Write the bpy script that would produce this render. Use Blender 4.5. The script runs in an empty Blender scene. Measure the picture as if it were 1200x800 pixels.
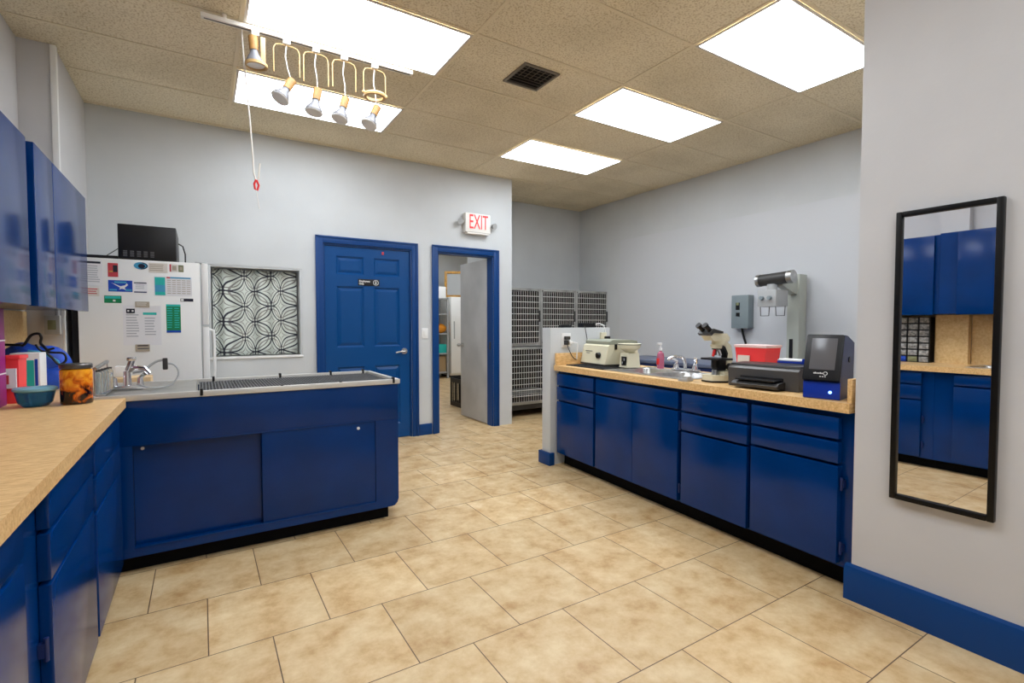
import bpy, bmesh, math, random
from math import sin, cos, pi, radians, hypot
from mathutils import Vector, Matrix
random.seed(4)
SC = bpy.context.scene
COL = SC.collection
CEIL = 2.998

# ------------------------------------------------------------------ materials
def lin(c):
    return tuple(((v/255)/12.92 if v/255 <= .04045 else ((v/255+.055)/1.055)**2.4) for v in c) + (1,)
def N(nt, t, **kw):
    n = nt.nodes.new(t)
    for k, v in kw.items(): setattr(n, k, v)
    return n
def mat(name, rgb, rough=.5, metal=0, var=0, vscale=8, bump=0, bscale=40, coat=0, trans=0, emit=None, estr=0, spec=.5, ior=1.45, alpha=1):
    m = bpy.data.materials.new(name); m.use_nodes = True
    nt = m.node_tree; b = nt.nodes['Principled BSDF']
    b.inputs['Base Color'].default_value = lin(rgb)
    b.inputs['Roughness'].default_value = rough
    b.inputs['Metallic'].default_value = metal
    b.inputs['Specular IOR Level'].default_value = spec
    b.inputs['IOR'].default_value = ior
    b.inputs['Transmission Weight'].default_value = trans
    b.inputs['Alpha'].default_value = alpha
    if coat: b.inputs['Coat Weight'].default_value = coat; b.inputs['Coat Roughness'].default_value = .12
    if emit: b.inputs['Emission Color'].default_value = lin(emit); b.inputs['Emission Strength'].default_value = estr
    if var or bump:
        tc = N(nt, 'ShaderNodeTexCoord')
    if var:
        no = N(nt, 'ShaderNodeTexNoise'); no.inputs['Scale'].default_value = vscale; no.inputs['Detail'].default_value = 4
        nt.links.new(tc.outputs['Object'], no.inputs['Vector'])
        cr = N(nt, 'ShaderNodeValToRGB')
        lo = [max(0, c*(1-var)) for c in rgb]; hi = [min(255, c*(1+var)) for c in rgb]
        cr.color_ramp.elements[0].position = .3; cr.color_ramp.elements[1].position = .7
        cr.color_ramp.elements[0].color = lin(lo); cr.color_ramp.elements[1].color = lin(hi)
        nt.links.new(no.outputs['Fac'], cr.inputs['Fac']); nt.links.new(cr.outputs['Color'], b.inputs['Base Color'])
    if bump:
        n2 = N(nt, 'ShaderNodeTexNoise'); n2.inputs['Scale'].default_value = bscale; n2.inputs['Detail'].default_value = 3
        nt.links.new(tc.outputs['Object'], n2.inputs['Vector'])
        bp = N(nt, 'ShaderNodeBump'); bp.inputs['Strength'].default_value = bump; bp.inputs['Distance'].default_value = .01
        nt.links.new(n2.outputs['Fac'], bp.inputs['Height']); nt.links.new(bp.outputs['Normal'], b.inputs['Normal'])
    return m

M = {}
M['wall'] = mat('wall_paint', (200, 203, 204), .45, var=.02, vscale=2, bump=.04, bscale=60)
M['wallw'] = mat('wall_paint_warm', (201, 200, 200), .5, var=.02, vscale=2, bump=.04, bscale=60)
M['panel'] = mat('wall_panel_paint', (203, 205, 208), .3, bump=.02, bscale=30)
M['blue'] = mat('blue_gloss_paint', (0, 48, 108), .18, var=.06, vscale=5, bump=.02, bscale=12, spec=.34)
M['bluedoor'] = mat('blue_door_paint', (0, 67, 126), .32, spec=.35, bump=.03, bscale=20)
M['bluetrim'] = mat('blue_trim_paint', (0, 58, 118), .4, spec=.35, bump=.03, bscale=20)
M['black'] = mat('black_plastic', (12, 11, 13), .4)
M['mframe'] = mat('mirror_frame_black', (7, 6, 6), .4, spec=.3)
M['kick'] = mat('black_kick_vinyl', (5, 5, 8), .7, spec=.15)
M['dark'] = mat('dark_grey_plastic', (52, 51, 50), .4)
M['darkgrey2'] = mat('charcoal_plastic', (30, 30, 31), .35)
M['grey'] = mat('mid_grey_metal', (126, 138, 142), .45)
M['slate'] = mat('slate_tabletop', (92, 100, 122), .4)
M['printer'] = mat('printer_grey_plastic', (78, 76, 74), .4)
M['ltgrey'] = mat('light_grey_metal', (170, 172, 172), .4)
M['xcol'] = mat('xray_column_enamel', (178, 182, 172), .4)
M['white'] = mat('white_plastic', (232, 232, 230), .4)
M['paper'] = mat('white_paper', (236, 236, 238), .8)
M['paperw'] = mat('warm_paper', (226, 220, 210), .8)
M['fridge'] = mat('fridge_enamel', (240, 240, 237), .35, bump=.05, bscale=200)
M['steel'] = mat('brushed_steel', (188, 188, 186), .3, metal=1, var=.08, vscale=20)
M['chrome'] = mat('chrome', (225, 225, 228), .16, metal=1)
M['steeldark'] = mat('cage_steel', (176, 176, 172), .4, metal=.6, var=.12, vscale=6)
M['wire'] = mat('cage_wire_steel', (222, 222, 218), .4, metal=.3)
M['cagein'] = mat('cage_steel_shaded', (50, 48, 45), .45, metal=.7, var=.15, vscale=6)  # stainless steel painted dark to stand for the shade inside the cages
M['rim'] = mat('tub_rim_steel', (214, 212, 206), .35, metal=.4)
M['trayst'] = mat('satin_tray_steel', (168, 166, 160), .32, metal=.7, var=.05, vscale=8)
M['mesh'] = mat('tub_grate_grey', (98, 98, 98), .6, var=.2, vscale=60)
M['cream'] = mat('cream_enamel', (226, 221, 194), .4)
M['yoke'] = mat('cream_yoke', (196, 162, 108), .45)
M['socket'] = mat('tan_socket', (166, 122, 66), .5, var=.1, vscale=30)
M['bulb'] = mat('silvered_bulb', (108, 108, 113), .35)
M['bulbface'] = mat('frosted_bulb_face', (235, 235, 236), .3)
M['trackw'] = mat('track_white', (232, 226, 216), .45)
M['red'] = mat('red_plastic', (226, 44, 44), .35)
M['palepink'] = mat('pale_pink_plastic', (240, 206, 202), .4)
M['redlt'] = mat('translucent_red_plastic', (248, 66, 70), .35)
M['exitred'] = mat('exit_red', (235, 60, 60), .5, emit=(255, 50, 55), estr=.35)
M['exitwhite'] = mat('exit_housing', (236, 232, 226), .4)
M['magenta'] = mat('magenta_box', (150, 18, 120), .45)
M['teal'] = mat('teal_print', (40, 190, 180), .5)
M['bagblue'] = mat('blue_nylon', (26, 72, 178), .55, var=.18, vscale=10, bump=.3, bscale=12)
M['navy'] = mat('navy_plastic', (22, 40, 92), .4)
M['cobalt'] = mat('cobalt_plastic', (16, 52, 160), .3)
M['green'] = mat('green_print', (14, 132, 82), .6)
M['skyblue'] = mat('sky_blue_print', (70, 160, 200), .6)
M['blueprint'] = mat('royal_blue_print', (22, 72, 182), .6)
M['ink'] = mat('grey_ink', (186, 188, 194), .8)
M['keyink'] = mat('button_print_grey', (92, 92, 96), .6)
M['inkdark'] = mat('dark_ink', (36, 38, 52), .8)
M['inkred'] = mat('red_ink', (200, 70, 80), .8)
M['magnet'] = mat('beige_magnet', (178, 168, 150), .7)
M['olive'] = mat('olive_print', (128, 132, 98), .7)
M['gold'] = mat('gold_frame', (176, 130, 54), .4, var=.2, vscale=30)
M['purple'] = mat('purple_lid', (62, 32, 92), .4)
M['wood'] = mat('light_wood', (218, 186, 140), .5, var=.1, vscale=12)
M['orange'] = mat('orange_fabric', (230, 146, 30), .7)
M['tan'] = mat('tan_cardboard', (176, 150, 112), .8)
M['screen'] = mat('grey_screen', (96, 95, 98), .2)
M['led'] = mat('blue_led', (120, 170, 255), .4, emit=(120, 170, 255), estr=5)
M['glass'] = mat('clear_glass', (255, 255, 255), .02, trans=1, ior=1.45)
M['glassthin'] = mat('clear_vial_glass', (225, 232, 232), .08, trans=.85, ior=1.2)
M['glassblue'] = mat('blue_glass', (40, 108, 150), .1, trans=.55, ior=1.3)
M['pink'] = mat('pink_soap', (240, 150, 178), .12, trans=.6, ior=1.2)
M['doorgrey'] = mat('grey_door_paint', (178, 178, 178), .45, var=.05, vscale=3)
M['mirror'] = mat('mirror_glass', (240, 240, 242), .0, metal=1)
M['lens'] = mat('light_lens', (255, 255, 255), .5, emit=(240, 247, 255), estr=14)
M['tbar'] = mat('ceiling_bar_tan', (228, 214, 184), .6)
M['lampframe'] = mat('lamp_frame_white', (216, 208, 196), .5)
M['vent'] = mat('vent_grey_metal', (118, 110, 98), .5)
M['ventdark'] = mat('vent_dark', (24, 22, 20), .8)
M['rubber'] = mat('black_rubber', (20, 20, 22), .7)
M['lidsteel'] = mat('jar_lid_steel', (96, 92, 90), .3, metal=.7)
M['clear'] = mat('drawer_clear_plastic', (150, 150, 148), .2, var=.3, vscale=40)

def m_floor():
    m = bpy.data.materials.new('floor_tile'); m.use_nodes = True
    nt = m.node_tree; b = nt.nodes['Principled BSDF']; L = nt.links.new
    g = N(nt, 'ShaderNodeNewGeometry'); mp = N(nt, 'ShaderNodeMapping')
    mp.inputs['Location'].default_value = (.2185+.437*40, -2.14+.4572*40, 0)
    L(g.outputs['Position'], mp.inputs['Vector'])
    br = N(nt, 'ShaderNodeTexBrick'); br.offset = .5; br.offset_frequency = 2; br.squash = 1
    for k, v in {'Scale': 1, 'Mortar Size': .0022, 'Mortar Smooth': .1, 'Bias': 0, 'Brick Width': .437, 'Row Height': .4572}.items(): br.inputs[k].default_value = v
    br.inputs['Color1'].default_value = (.86, .86, .86, 1); br.inputs['Color2'].default_value = (1.08, 1.08, 1.08, 1)
    L(mp.outputs['Vector'], br.inputs['Vector'])
    n1 = N(nt, 'ShaderNodeTexNoise'); n1.inputs['Scale'].default_value = 6.5; n1.inputs['Detail'].default_value = 8; n1.inputs['Roughness'].default_value = .68
    L(g.outputs['Position'], n1.inputs['Vector'])
    cr = N(nt, 'ShaderNodeValToRGB'); e = cr.color_ramp.elements
    e[0].position = .30; e[0].color = lin((178, 138, 86)); e[1].position = .66; e[1].color = lin((222, 198, 156))
    x = e.new(.47); x.color = lin((205, 174, 127))
    L(n1.outputs['Fac'], cr.inputs['Fac'])
    mu = N(nt, 'ShaderNodeMix', data_type='RGBA', blend_type='MULTIPLY'); mu.inputs['Factor'].default_value = .55
    L(cr.outputs['Color'], mu.inputs['A']); L(br.outputs['Color'], mu.inputs['B'])
    mx = N(nt, 'ShaderNodeMix', data_type='RGBA'); mx.inputs['B'].default_value = lin((92, 68, 44))
    L(br.outputs['Fac'], mx.inputs['Factor']); L(mu.outputs['Result'], mx.inputs['A'])
    L(mx.outputs['Result'], b.inputs['Base Color'])
    b.inputs['Roughness'].default_value = .42
    bp = N(nt, 'ShaderNodeBump'); bp.inputs['Strength'].default_value = .12; bp.inputs['Distance'].default_value = .004; bp.invert = True
    L(br.outputs['Fac'], bp.inputs['Height']); L(bp.outputs['Normal'], b.inputs['Normal'])
    return m
M['floor'] = m_floor()

def m_ceiling():
    m = bpy.data.materials.new('ceiling_tile'); m.use_nodes = True
    nt = m.node_tree; b = nt.nodes['Principled BSDF']; L = nt.links.new
    g = N(nt, 'ShaderNodeNewGeometry')
    n1 = N(nt, 'ShaderNodeTexNoise'); n1.inputs['Scale'].default_value = 95; n1.inputs['Detail'].default_value = 2
    n2 = N(nt, 'ShaderNodeTexNoise'); n2.inputs['Scale'].default_value = 1.3
    L(g.outputs['Position'], n1.inputs['Vector']); L(g.outputs['Position'], n2.inputs['Vector'])
    cr = N(nt, 'ShaderNodeValToRGB'); e = cr.color_ramp.elements
    e[0].position = .36; e[0].color = lin((206, 188, 152)); e[1].position = .5; e[1].color = lin((240, 228, 200))
    L(n1.outputs['Fac'], cr.inputs['Fac'])
    c2 = N(nt, 'ShaderNodeValToRGB'); c2.color_ramp.elements[0].color = (.86, .85, .82, 1); c2.color_ramp.elements[1].color = (1, 1, 1, 1)
    c2.color_ramp.elements[0].position = .35; c2.color_ramp.elements[1].position = .6
    L(n2.outputs['Fac'], c2.inputs['Fac'])
    mu = N(nt, 'ShaderNodeMix', data_type='RGBA', blend_type='MULTIPLY'); mu.inputs['Factor'].default_value = 1
    L(cr.outputs['Color'], mu.inputs['A']); L(c2.outputs['Color'], mu.inputs['B'])
    L(mu.outputs['Result'], b.inputs['Base Color']); b.inputs['Roughness'].default_value = .9
    bp = N(nt, 'ShaderNodeBump'); bp.inputs['Strength'].default_value = .35; bp.inputs['Distance'].default_value = .004
    L(n1.outputs['Fac'], bp.inputs['Height']); L(bp.outputs['Normal'], b.inputs['Normal'])
    return m
M['ceiling'] = m_ceiling()

def m_laminate(name, c0, c1, sc=(9, 34, 34)):
    m = bpy.data.materials.new(name); m.use_nodes = True
    nt = m.node_tree; b = nt.nodes['Principled BSDF']; L = nt.links.new
    g = N(nt, 'ShaderNodeNewGeometry'); mp = N(nt, 'ShaderNodeMapping'); mp.inputs['Scale'].default_value = sc
    L(g.outputs['Position'], mp.inputs['Vector'])
    n1 = N(nt, 'ShaderNodeTexNoise'); n1.inputs['Scale'].default_value = 3; n1.inputs['Detail'].default_value = 6; n1.inputs['Roughness'].default_value = .7
    L(mp.outputs['Vector'], n1.inputs['Vector'])
    cr = N(nt, 'ShaderNodeValToRGB'); e = cr.color_ramp.elements
    e[0].position = .34; e[0].color = lin(c0); e[1].position = .64; e[1].color = lin(c1)
    L(n1.outputs['Fac'], cr.inputs['Fac']); L(cr.outputs['Color'], b.inputs['Base Color'])
    b.inputs['Roughness'].default_value = .38
    return m
M['laminate'] = m_laminate('butcher_block_laminate', (202, 156, 94), (238, 202, 146))
M['splash'] = m_laminate('beige_backsplash_laminate', (202, 166, 108), (224, 194, 142), (16, 16, 16))

def m_curtain():
    m = bpy.data.materials.new('circle_pattern_cloth'); m.use_nodes = True
    nt = m.node_tree; b = nt.nodes['Principled BSDF']; L = nt.links.new
    uv = N(nt, 'ShaderNodeUVMap'); sp = N(nt, 'ShaderNodeSeparateXYZ'); L(uv.outputs['UV'], sp.inputs[0])
    def mth(op, a, bb=None, c=None):
        n = N(nt, 'ShaderNodeMath', operation=op)
        for i, v in enumerate((a, bb, c)):
            if v is None: continue
            if isinstance(v, (int, float)): n.inputs[i].default_value = v
            else: L(v, n.inputs[i])
        return n.outputs[0]
    u = mth('SUBTRACT', mth('FRACT', sp.outputs['X']), .5); v = mth('SUBTRACT', mth('FRACT', sp.outputs['Y']), .5)
    def line(d, r, w, soft=.012):
        return mth('SUBTRACT', 1, mth('SMOOTHSTEP', w, w+soft, mth('ABSOLUTE', mth('SUBTRACT', d, r)))) if False else mth('LESS_THAN', mth('ABSOLUTE', mth('SUBTRACT', d, r)), w)
    tot = None; thin = None
    for cx, cy in ((.5, 0), (-.5, 0), (0, .5), (0, -.5)):
        d = mth('SQRT', mth('ADD', mth('POWER', mth('SUBTRACT', u, cx), 2), mth('POWER', mth('SUBTRACT', v, cy), 2)))
        l = line(d, .5, .02); tot = l if tot is None else mth('MAXIMUM', tot, l)
        l2 = line(d, .40, .017); thin = l2 if thin is None else mth('MAXIMUM', thin, l2)
        s = mth('ADD', mth('SQRT', mth('ABSOLUTE', mth('SUBTRACT', u, cx))), mth('SQRT', mth('ABSOLUTE', mth('SUBTRACT', v, cy))))
        l3 = line(s, .50, .035); thin = mth('MAXIMUM', thin, l3)
    dd = mth('SQRT', mth('ADD', mth('POWER', u, 2), mth('POWER', v, 2)))
    tot = mth('MAXIMUM', tot, mth('LESS_THAN', dd, .045))
    m1 = N(nt, 'ShaderNodeMix', data_type='RGBA'); m1.inputs['A'].default_value = lin((206, 212, 204)); m1.inputs['B'].default_value = lin((130, 128, 124)); L(thin, m1.inputs['Factor'])
    m2 = N(nt, 'ShaderNodeMix', data_type='RGBA'); L(m1.outputs['Result'], m2.inputs['A']); m2.inputs['B'].default_value = lin((42, 44, 56)); L(tot, m2.inputs['Factor'])
    L(m2.outputs['Result'], b.inputs['Base Color']); b.inputs['Roughness'].default_value = .8
    return m
M['curtain'] = m_curtain()

def m_amber():
    m = bpy.data.materials.new('amber_jar_liquid'); m.use_nodes = True
    nt = m.node_tree; b = nt.nodes['Principled BSDF']; L = nt.links.new
    tc = N(nt, 'ShaderNodeTexCoord'); n1 = N(nt, 'ShaderNodeTexNoise'); n1.inputs['Scale'].default_value = 22; n1.inputs['Detail'].default_value = 3; n1.inputs['Distortion'].default_value = 1.2
    L(tc.outputs['Object'], n1.inputs['Vector'])
    sp = N(nt, 'ShaderNodeSeparateXYZ'); L(tc.outputs['Object'], sp.inputs[0])
    ad = N(nt, 'ShaderNodeMath', operation='MULTIPLY_ADD'); L(sp.outputs['Z'], ad.inputs[0]); ad.inputs[1].default_value = 2.8; L(n1.outputs['Fac'], ad.inputs[2])
    cr = N(nt, 'ShaderNodeValToRGB'); e = cr.color_ramp.elements
    e[0].position = .58; e[0].color = lin((34, 10, 4)); e[1].position = .95; e[1].color = lin((240, 166, 40))
    x = e.new(.74); x.color = lin((206, 98, 10))
    L(ad.outputs[0], cr.inputs['Fac']); L(cr.outputs['Color'], b.inputs['Base Color']); b.inputs['Roughness'].default_value = .15
    return m
M['amber'] = m_amber()

# ------------------------------------------------------------------ mesh building
class MB:
    def __init__(s): s.bm = bmesh.new(); s.mats = []
    def _mi(s, m):
        if m is None: return 0
        if m not in s.mats: s.mats.append(m)
        return s.mats.index(m)
    def _fin(s, verts, mi, mx):
        fs = set(f for v in verts for f in v.link_faces)
        for f in fs: f.material_index = mi
        if mx is not None: bmesh.ops.transform(s.bm, matrix=mx, verts=verts)
    def box(s, lo, hi, b=0, m=None, mx=None, seg=2):
        mi = s._mi(m)
        r = bmesh.ops.create_cube(s.bm, size=1)
        vs = r['verts']
        for v in vs:
            v.co = Vector([lo[i] + (v.co[i]+.5)*(hi[i]-lo[i]) for i in range(3)])
        if b:
            es = list(set(e for v in vs for e in v.link_edges))
            r = bmesh.ops.bevel(s.bm, geom=es, offset=b, segments=seg, affect='EDGES', profile=.6)
            vs = list(set(v for f in r['faces'] for v in f.verts) | set(v for v in vs if v.is_valid))
            seen = set(vs); st = list(vs)
            while st:
                v = st.pop()
                for e in v.link_edges:
                    o = e.other_vert(v)
                    if o not in seen: seen.add(o); st.append(o)
            vs = list(seen)
        s._fin(vs, mi, mx); return s
    def cyl(s, p0, p1, r, r2=None, n=20, m=None, mx=None):
        p0 = Vector(p0); p1 = Vector(p1); d = p1-p0
        q = d.to_track_quat('Z', 'Y').to_matrix().to_4x4()
        r_ = bmesh.ops.create_cone(s.bm, cap_ends=True, cap_tris=False, segments=n, radius1=r, radius2=r if r2 is None else r2, depth=d.length, matrix=Matrix.Translation((p0+p1)/2) @ q)
        s._fin(r_['verts'], s._mi(m), mx); return s
    def ball(s, c, r, sc=(1, 1, 1), m=None, mx=None, n=16):
        r_ = bmesh.ops.create_uvsphere(s.bm, u_segments=n, v_segments=max(6, n//2), radius=r, matrix=Matrix.Translation(c) @ Matrix.Diagonal((*sc, 1)))
        s._fin(r_['verts'], s._mi(m), mx); return s
    def tube(s, pts, r, n=8, m=None, mx=None, closed=False, sm=0):
        mi = s._mi(m); pts = [Vector(p) for p in pts]; rings = []
        if sm:
            P = [pts[0]*2-pts[1]] + pts + [pts[-1]*2-pts[-2]]; q = []
            for i in range(1, len(P)-2):
                for j in range(sm):
                    t = j/sm; a, b, c, d = P[i-1:i+3]
                    q.append(.5*((2*b)+(c-a)*t+(2*a-5*b+4*c-d)*t*t+(3*b-a-3*c+d)*t**3))
            pts = q+[pts[-1]]
        k = len(pts)
        up = Vector((0, 0, 1))
        for i, p in enumerate(pts):
            a = pts[(i-1) % k] if closed or i > 0 else p; b = pts[(i+1) % k] if closed or i < k-1 else p
            t = (b-a).normalized()
            if i == 0:
                x = t.cross(up)
                if x.length < .05: x = t.cross(Vector((1, 0, 0)))
            else: x = x - t*x.dot(t)
            x.normalize(); y = t.cross(x)
            rings.append([s.bm.verts.new(p + (x*cos(2*pi*j/n)+y*sin(2*pi*j/n))*r) for j in range(n)])
        for i in range(k if closed else k-1):
            A, B = rings[i], rings[(i+1) % k]
            for j in range(n): s.bm.faces.new((A[j], A[(j+1) % n], B[(j+1) % n], B[j]))
        if not closed:
            s.bm.faces.new(rings[0][::-1]); s.bm.faces.new(rings[-1])
        s._fin([v for R in rings for v in R], mi, mx); return s
    def lathe(s, prof, c=(0, 0, 0), n=24, m=None, mx=None, sx=1, sy=1):
        mi = s._mi(m); rings = []
        for r, z in prof:
            if r < 1e-5: rings.append([s.bm.verts.new((c[0], c[1], c[2]+z))])
            else: rings.append([s.bm.verts.new((c[0]+r*cos(2*pi*j/n)*sx, c[1]+r*sin(2*pi*j/n)*sy, c[2]+z)) for j in range(n)])
        for A, B in zip(rings, rings[1:]):
            for j in range(n):
                if len(A) == 1 and len(B) == 1: continue
                if len(A) == 1: s.bm.faces.new((A[0], B[(j+1) % n], B[j]))
                elif len(B) == 1: s.bm.faces.new((A[j], A[(j+1) % n], B[0]))
                else: s.bm.faces.new((A[j], A[(j+1) % n], B[(j+1) % n], B[j]))
        s._fin([v for R in rings for v in R], mi, mx); return s
    def prism(s, poly, lo, hi, axis='z', m=None, mx=None):
        """polygon (2-D) pushed from lo to hi along axis; x: poly=(y,z), y: poly=(x,z), z: poly=(x,y)"""
        mi = s._mi(m)
        def P(a, b, t): return {'x': (t, a, b), 'y': (a, t, b), 'z': (a, b, t)}[axis]
        A = [s.bm.verts.new(P(a, b, lo)) for a, b in poly]; B = [s.bm.verts.new(P(a, b, hi)) for a, b in poly]
        n = len(poly); fs = [s.bm.faces.new(A), s.bm.faces.new(B)]
        for i in range(n): fs.append(s.bm.faces.new((A[i], A[(i+1) % n], B[(i+1) % n], B[i])))
        bmesh.ops.recalc_face_normals(s.bm, faces=fs)
        s._fin(A+B, mi, mx); return s
    def build(s, name, m=None, parent=None, smooth=35):
        bmesh.ops.recalc_face_normals(s.bm, faces=s.bm.faces[:])
        me = bpy.data.meshes.new(name); s.bm.to_mesh(me); s.bm.free()
        if m is not None: s.mats = [m] + s.mats if not s.mats else s.mats
        for x in s.mats: me.materials.append(x)
        for p in me.polygons: p.use_smooth = True
        me.set_sharp_from_angle(angle=radians(smooth))
        o = bpy.data.objects.new(name, me); COL.objects.link(o)
        if parent is not None: o.parent = parent
        return o

def tag(o, label, cat, group=None, kind=None):
    o['label'] = label; o['category'] = cat
    if group: o['group'] = group
    if kind: o['kind'] = kind
    return o
def thing(name, label, cat, loc=(0, 0, 0), rz=0, group=None):
    o = bpy.data.objects.new(name, None); COL.objects.link(o); o.empty_display_size = .05
    o.location = loc; o.rotation_euler = (0, 0, rz)
    return tag(o, label, cat, group)
def struct(name, mb=None, m=None, loc=(0, 0, 0), rz=0):
    if mb is None:
        o = bpy.data.objects.new(name, None); COL.objects.link(o)
    else: o = mb.build(name, m)
    o.location = loc; o.rotation_euler = (0, 0, rz)
    o['kind'] = 'structure'
    return o
def one(name, mb, m, label, cat, loc=(0, 0, 0), rz=0, group=None):
    o = mb.build(name, m); o.location = loc; o.rotation_euler = (0, 0, rz)
    return tag(o, label, cat, group)
def copy_tree(o, parent=None):
    c = o.copy(); COL.objects.link(c)
    if parent is not None: c.parent = parent
    for ch in list(o.children): copy_tree(ch, c)
    return c
def text_mesh(txt, size, m, name, parent, mx, depth=.001, sx=1, bold=0):
    cu = bpy.data.curves.new(name+'_c', 'FONT'); cu.body = txt; cu.size = size; cu.extrude = depth; cu.align_x = 'CENTER'; cu.align_y = 'CENTER'; cu.offset = bold
    t = bpy.data.objects.new(name+'_t', cu); COL.objects.link(t)
    dg = bpy.context.evaluated_depsgraph_get(); me = bpy.data.meshes.new_from_object(t.evaluated_get(dg))
    bpy.data.objects.remove(t); bpy.data.curves.remove(cu)
    me.name = name; me.transform(Matrix.Diagonal((sx, 1, 1, 1))); me.transform(mx); me.materials.clear(); me.materials.append(m)
    o = bpy.data.objects.new(name, me); COL.objects.link(o)
    if parent is not None: o.parent = parent
    return o
FACE_NEGY = Matrix.Rotation(pi/2, 4, 'X')                      # text in xz, read from -Y
def T(*p): return Matrix.Translation(p)

# ------------------------------------------------------------------ shell
BW = 5.20      # back wall plane
RWX = 5.07     # right wall plane
CY = 6.10      # cage alcove back wall
WEX = 3.25     # end of the back wall
LWX = -.93
struct('floor', MB().box((-1.2, -2.6, -.05), (6.2, 11.4, 0)), M['floor'])
struct('ceiling', MB().box((-1.05, -2.5, CEIL), (RWX+.1, CY+.1, CEIL+.05)), M['ceiling'])
GX0, GY0 = 2.667, 2.111
g = MB()
for k in range(-3, 3):
    x = GX0+1.2192*k; g.box((x-.011, -2.3, CEIL-.004), (x+.011, 5.19 if x < WEX else CY, CEIL-.0005))
for k in range(-7, 7):
    y = GY0+.6096*k
    g.box((-.74 if y > 4.2 else LWX, y-.011, CEIL-.0045), (RWX if y > 1.06 else 2.46, y+.011, CEIL-.0005))
struct('trim_1', g, M['tbar'])
# back wall with a window and two door openings
WX0, WX1, WZ0, WZ1 = .062, .838, .92, 1.775
D1a, D1b, D1t = 1.035, 1.955, 2.045
D2a, D2b, D2t = 2.262, 2.985, 2.05
w = MB(); t0, t1 = BW, BW+.12
w.box((-1.05, t0, 0), (WX0, t1, CEIL)); w.box((WX0, t0, 0), (WX1, t1, WZ0)); w.box((WX0, t0, WZ1), (WX1, t1, CEIL))
w.box((WX1, t0, 0), (D1a, t1, CEIL)); w.box((D1a, t0, D1t), (D1b, t1, CEIL)); w.box((D1b, t0, 0), (D2a, t1, CEIL))
w.box((D2a, t0, D2t), (D2b, t1, CEIL)); w.box((D2b, t0, 0), (WEX, t1, CEIL))
struct('wall_back', w, M['wall'])
struct('wall_alcove_side', MB().box((WEX-.1, BW+.121, 0), (WEX, CY, CEIL)), M['wall'])
struct('wall_alcove_back', MB().box((WEX-.1, CY, 0), (RWX+.1, CY+.1, CEIL)), M['wall'])
struct('wall_right', MB().box((RWX, .4, 0), (RWX+.1, CY, CEIL)), M['wall'])
struct('trim_2', MB().box((RWX-.006, 1.2, .1), (RWX-.0005, 5.2, 2.42)), M['panel'])
struct('wall_left', MB().box((LWX-.1, -2.5, 0), (LWX, 4.24, CEIL)).box((-1.03, 4.24, 0), (-.755, BW-.001, CEIL)), M['wallw'])
struct('trim_3', MB().box((-.772, 4.222, 2.04), (-.742, 4.24, CEIL-.006), .002).box((-.754, 4.24, 1.0), (-.742, 4.262, CEIL-.006), .002), M['white'])
struct('wall_left_pilaster', MB().box((LWX+.001, 1.52, 2.05), (-.84, 1.72, CEIL-.006)), M['wallw'])
# wall that carries the mirror, with the return the counter butts against
wp = [(2.47, 1.058), (RWX-.002, .903), (RWX-.002, .78), (2.59, .93), (2.59, -2.4), (2.47, -2.4)]
struct('wall_mirror', MB().prism(wp, 0, CEIL), M['wallw'])
struct('wall_front', MB().box((-1.05, -2.5, 0), (2.6, -2.4, CEIL)), M['wallw'])
struct('wall_pony', MB().box((2.575, 3.487, 0), (3.27, 3.607, 1.205), .003), M['wall'])
# storage room behind the open door
struct('wall_storage_back', MB().box((-.1, 11.2, 0), (6.1, 11.3, CEIL)), M['wall'])
struct('wall_storage_left', MB().box((.9, BW+.13, 0), (1.0, 11.2, CEIL)), M['wall'])
struct('wall_storage_right', MB().box((6.0, CY+.11, 0), (6.1, 11.2, CEIL)), M['wall'])
struct('ceiling_storage', MB().box((.9, CY+.11, CEIL), (6.1, 11.3, CEIL+.05)).box((.9, BW+.121, CEIL+.001), (WEX-.1, CY+.11, CEIL+.05)), M['ceiling'])
# baseboards
def bb(name, segs):
    m = MB()
    for lo, hi in segs: m.box(lo, hi, .004)
    return struct(name, m, M['bluetrim'])
b = MB().prism([(2.469, 0), (2.444, 0), (2.444, .128), (2.452, .15), (2.469, .158)], -2.4, 1.078, 'y')
struct('baseboard_right', b, M['bluetrim'])
bb('baseboard_back', [((2.035, BW-.018, 0), (2.185, BW-.0005, .125))])
bb('baseboard_pony', [((2.55, 3.462, 0), (2.574, 3.63, .11)), ((2.5745, 3.608, 0), (3.27, 3.63, .11)), ((2.5745, 3.464, 0), (2.607, 3.486, .11))])

# ------------------------------------------------------------------ window with curtain
wn = struct('window_1')
f = MB()
for lo, hi in (((WX0, BW+.005, WZ0), (WX0+.018, BW+.119, WZ1)), ((WX1-.018, BW+.005, WZ0), (WX1, BW+.119, WZ1)), ((WX0+.018, BW+.005, WZ1-.018), (WX1-.018, BW+.119, WZ1))): f.box(lo, hi, .002)
f.build('window_frame', M['wall'], wn)
MB().box((WX0-.005, BW-.012, WZ0), (WX1+.005, BW+.119, WZ0+.02), .004).build('window_sill', M['white'], wn)
nx, nz = 140, 10
cm = bmesh.new(); uvl = cm.loops.layers.uv.new('UVMap'); grid = []
zz0, zz1 = WZ0+.03, WZ1-.03
for i in range(nx+1):
    col = []; s = i/nx; x = WX0+.03+s*(WX1-WX0-.06)
    ph = s*2*pi*5.2 + .5*sin(s*9)
    for j in range(nz+1):
        z = zz0+(zz1-zz0)*j/nz
        y = BW+.085 + (.016+.006*sin(s*14))*sin(ph)
        col.append((cm.verts.new((x, y, z)), ((s*.76/.30+.09*sin(ph*.5)+.05*sin(s*11))*1.2, (z-WZ0)/.285+.28+.03*sin(s*5))))
    grid.append(col)
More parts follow.
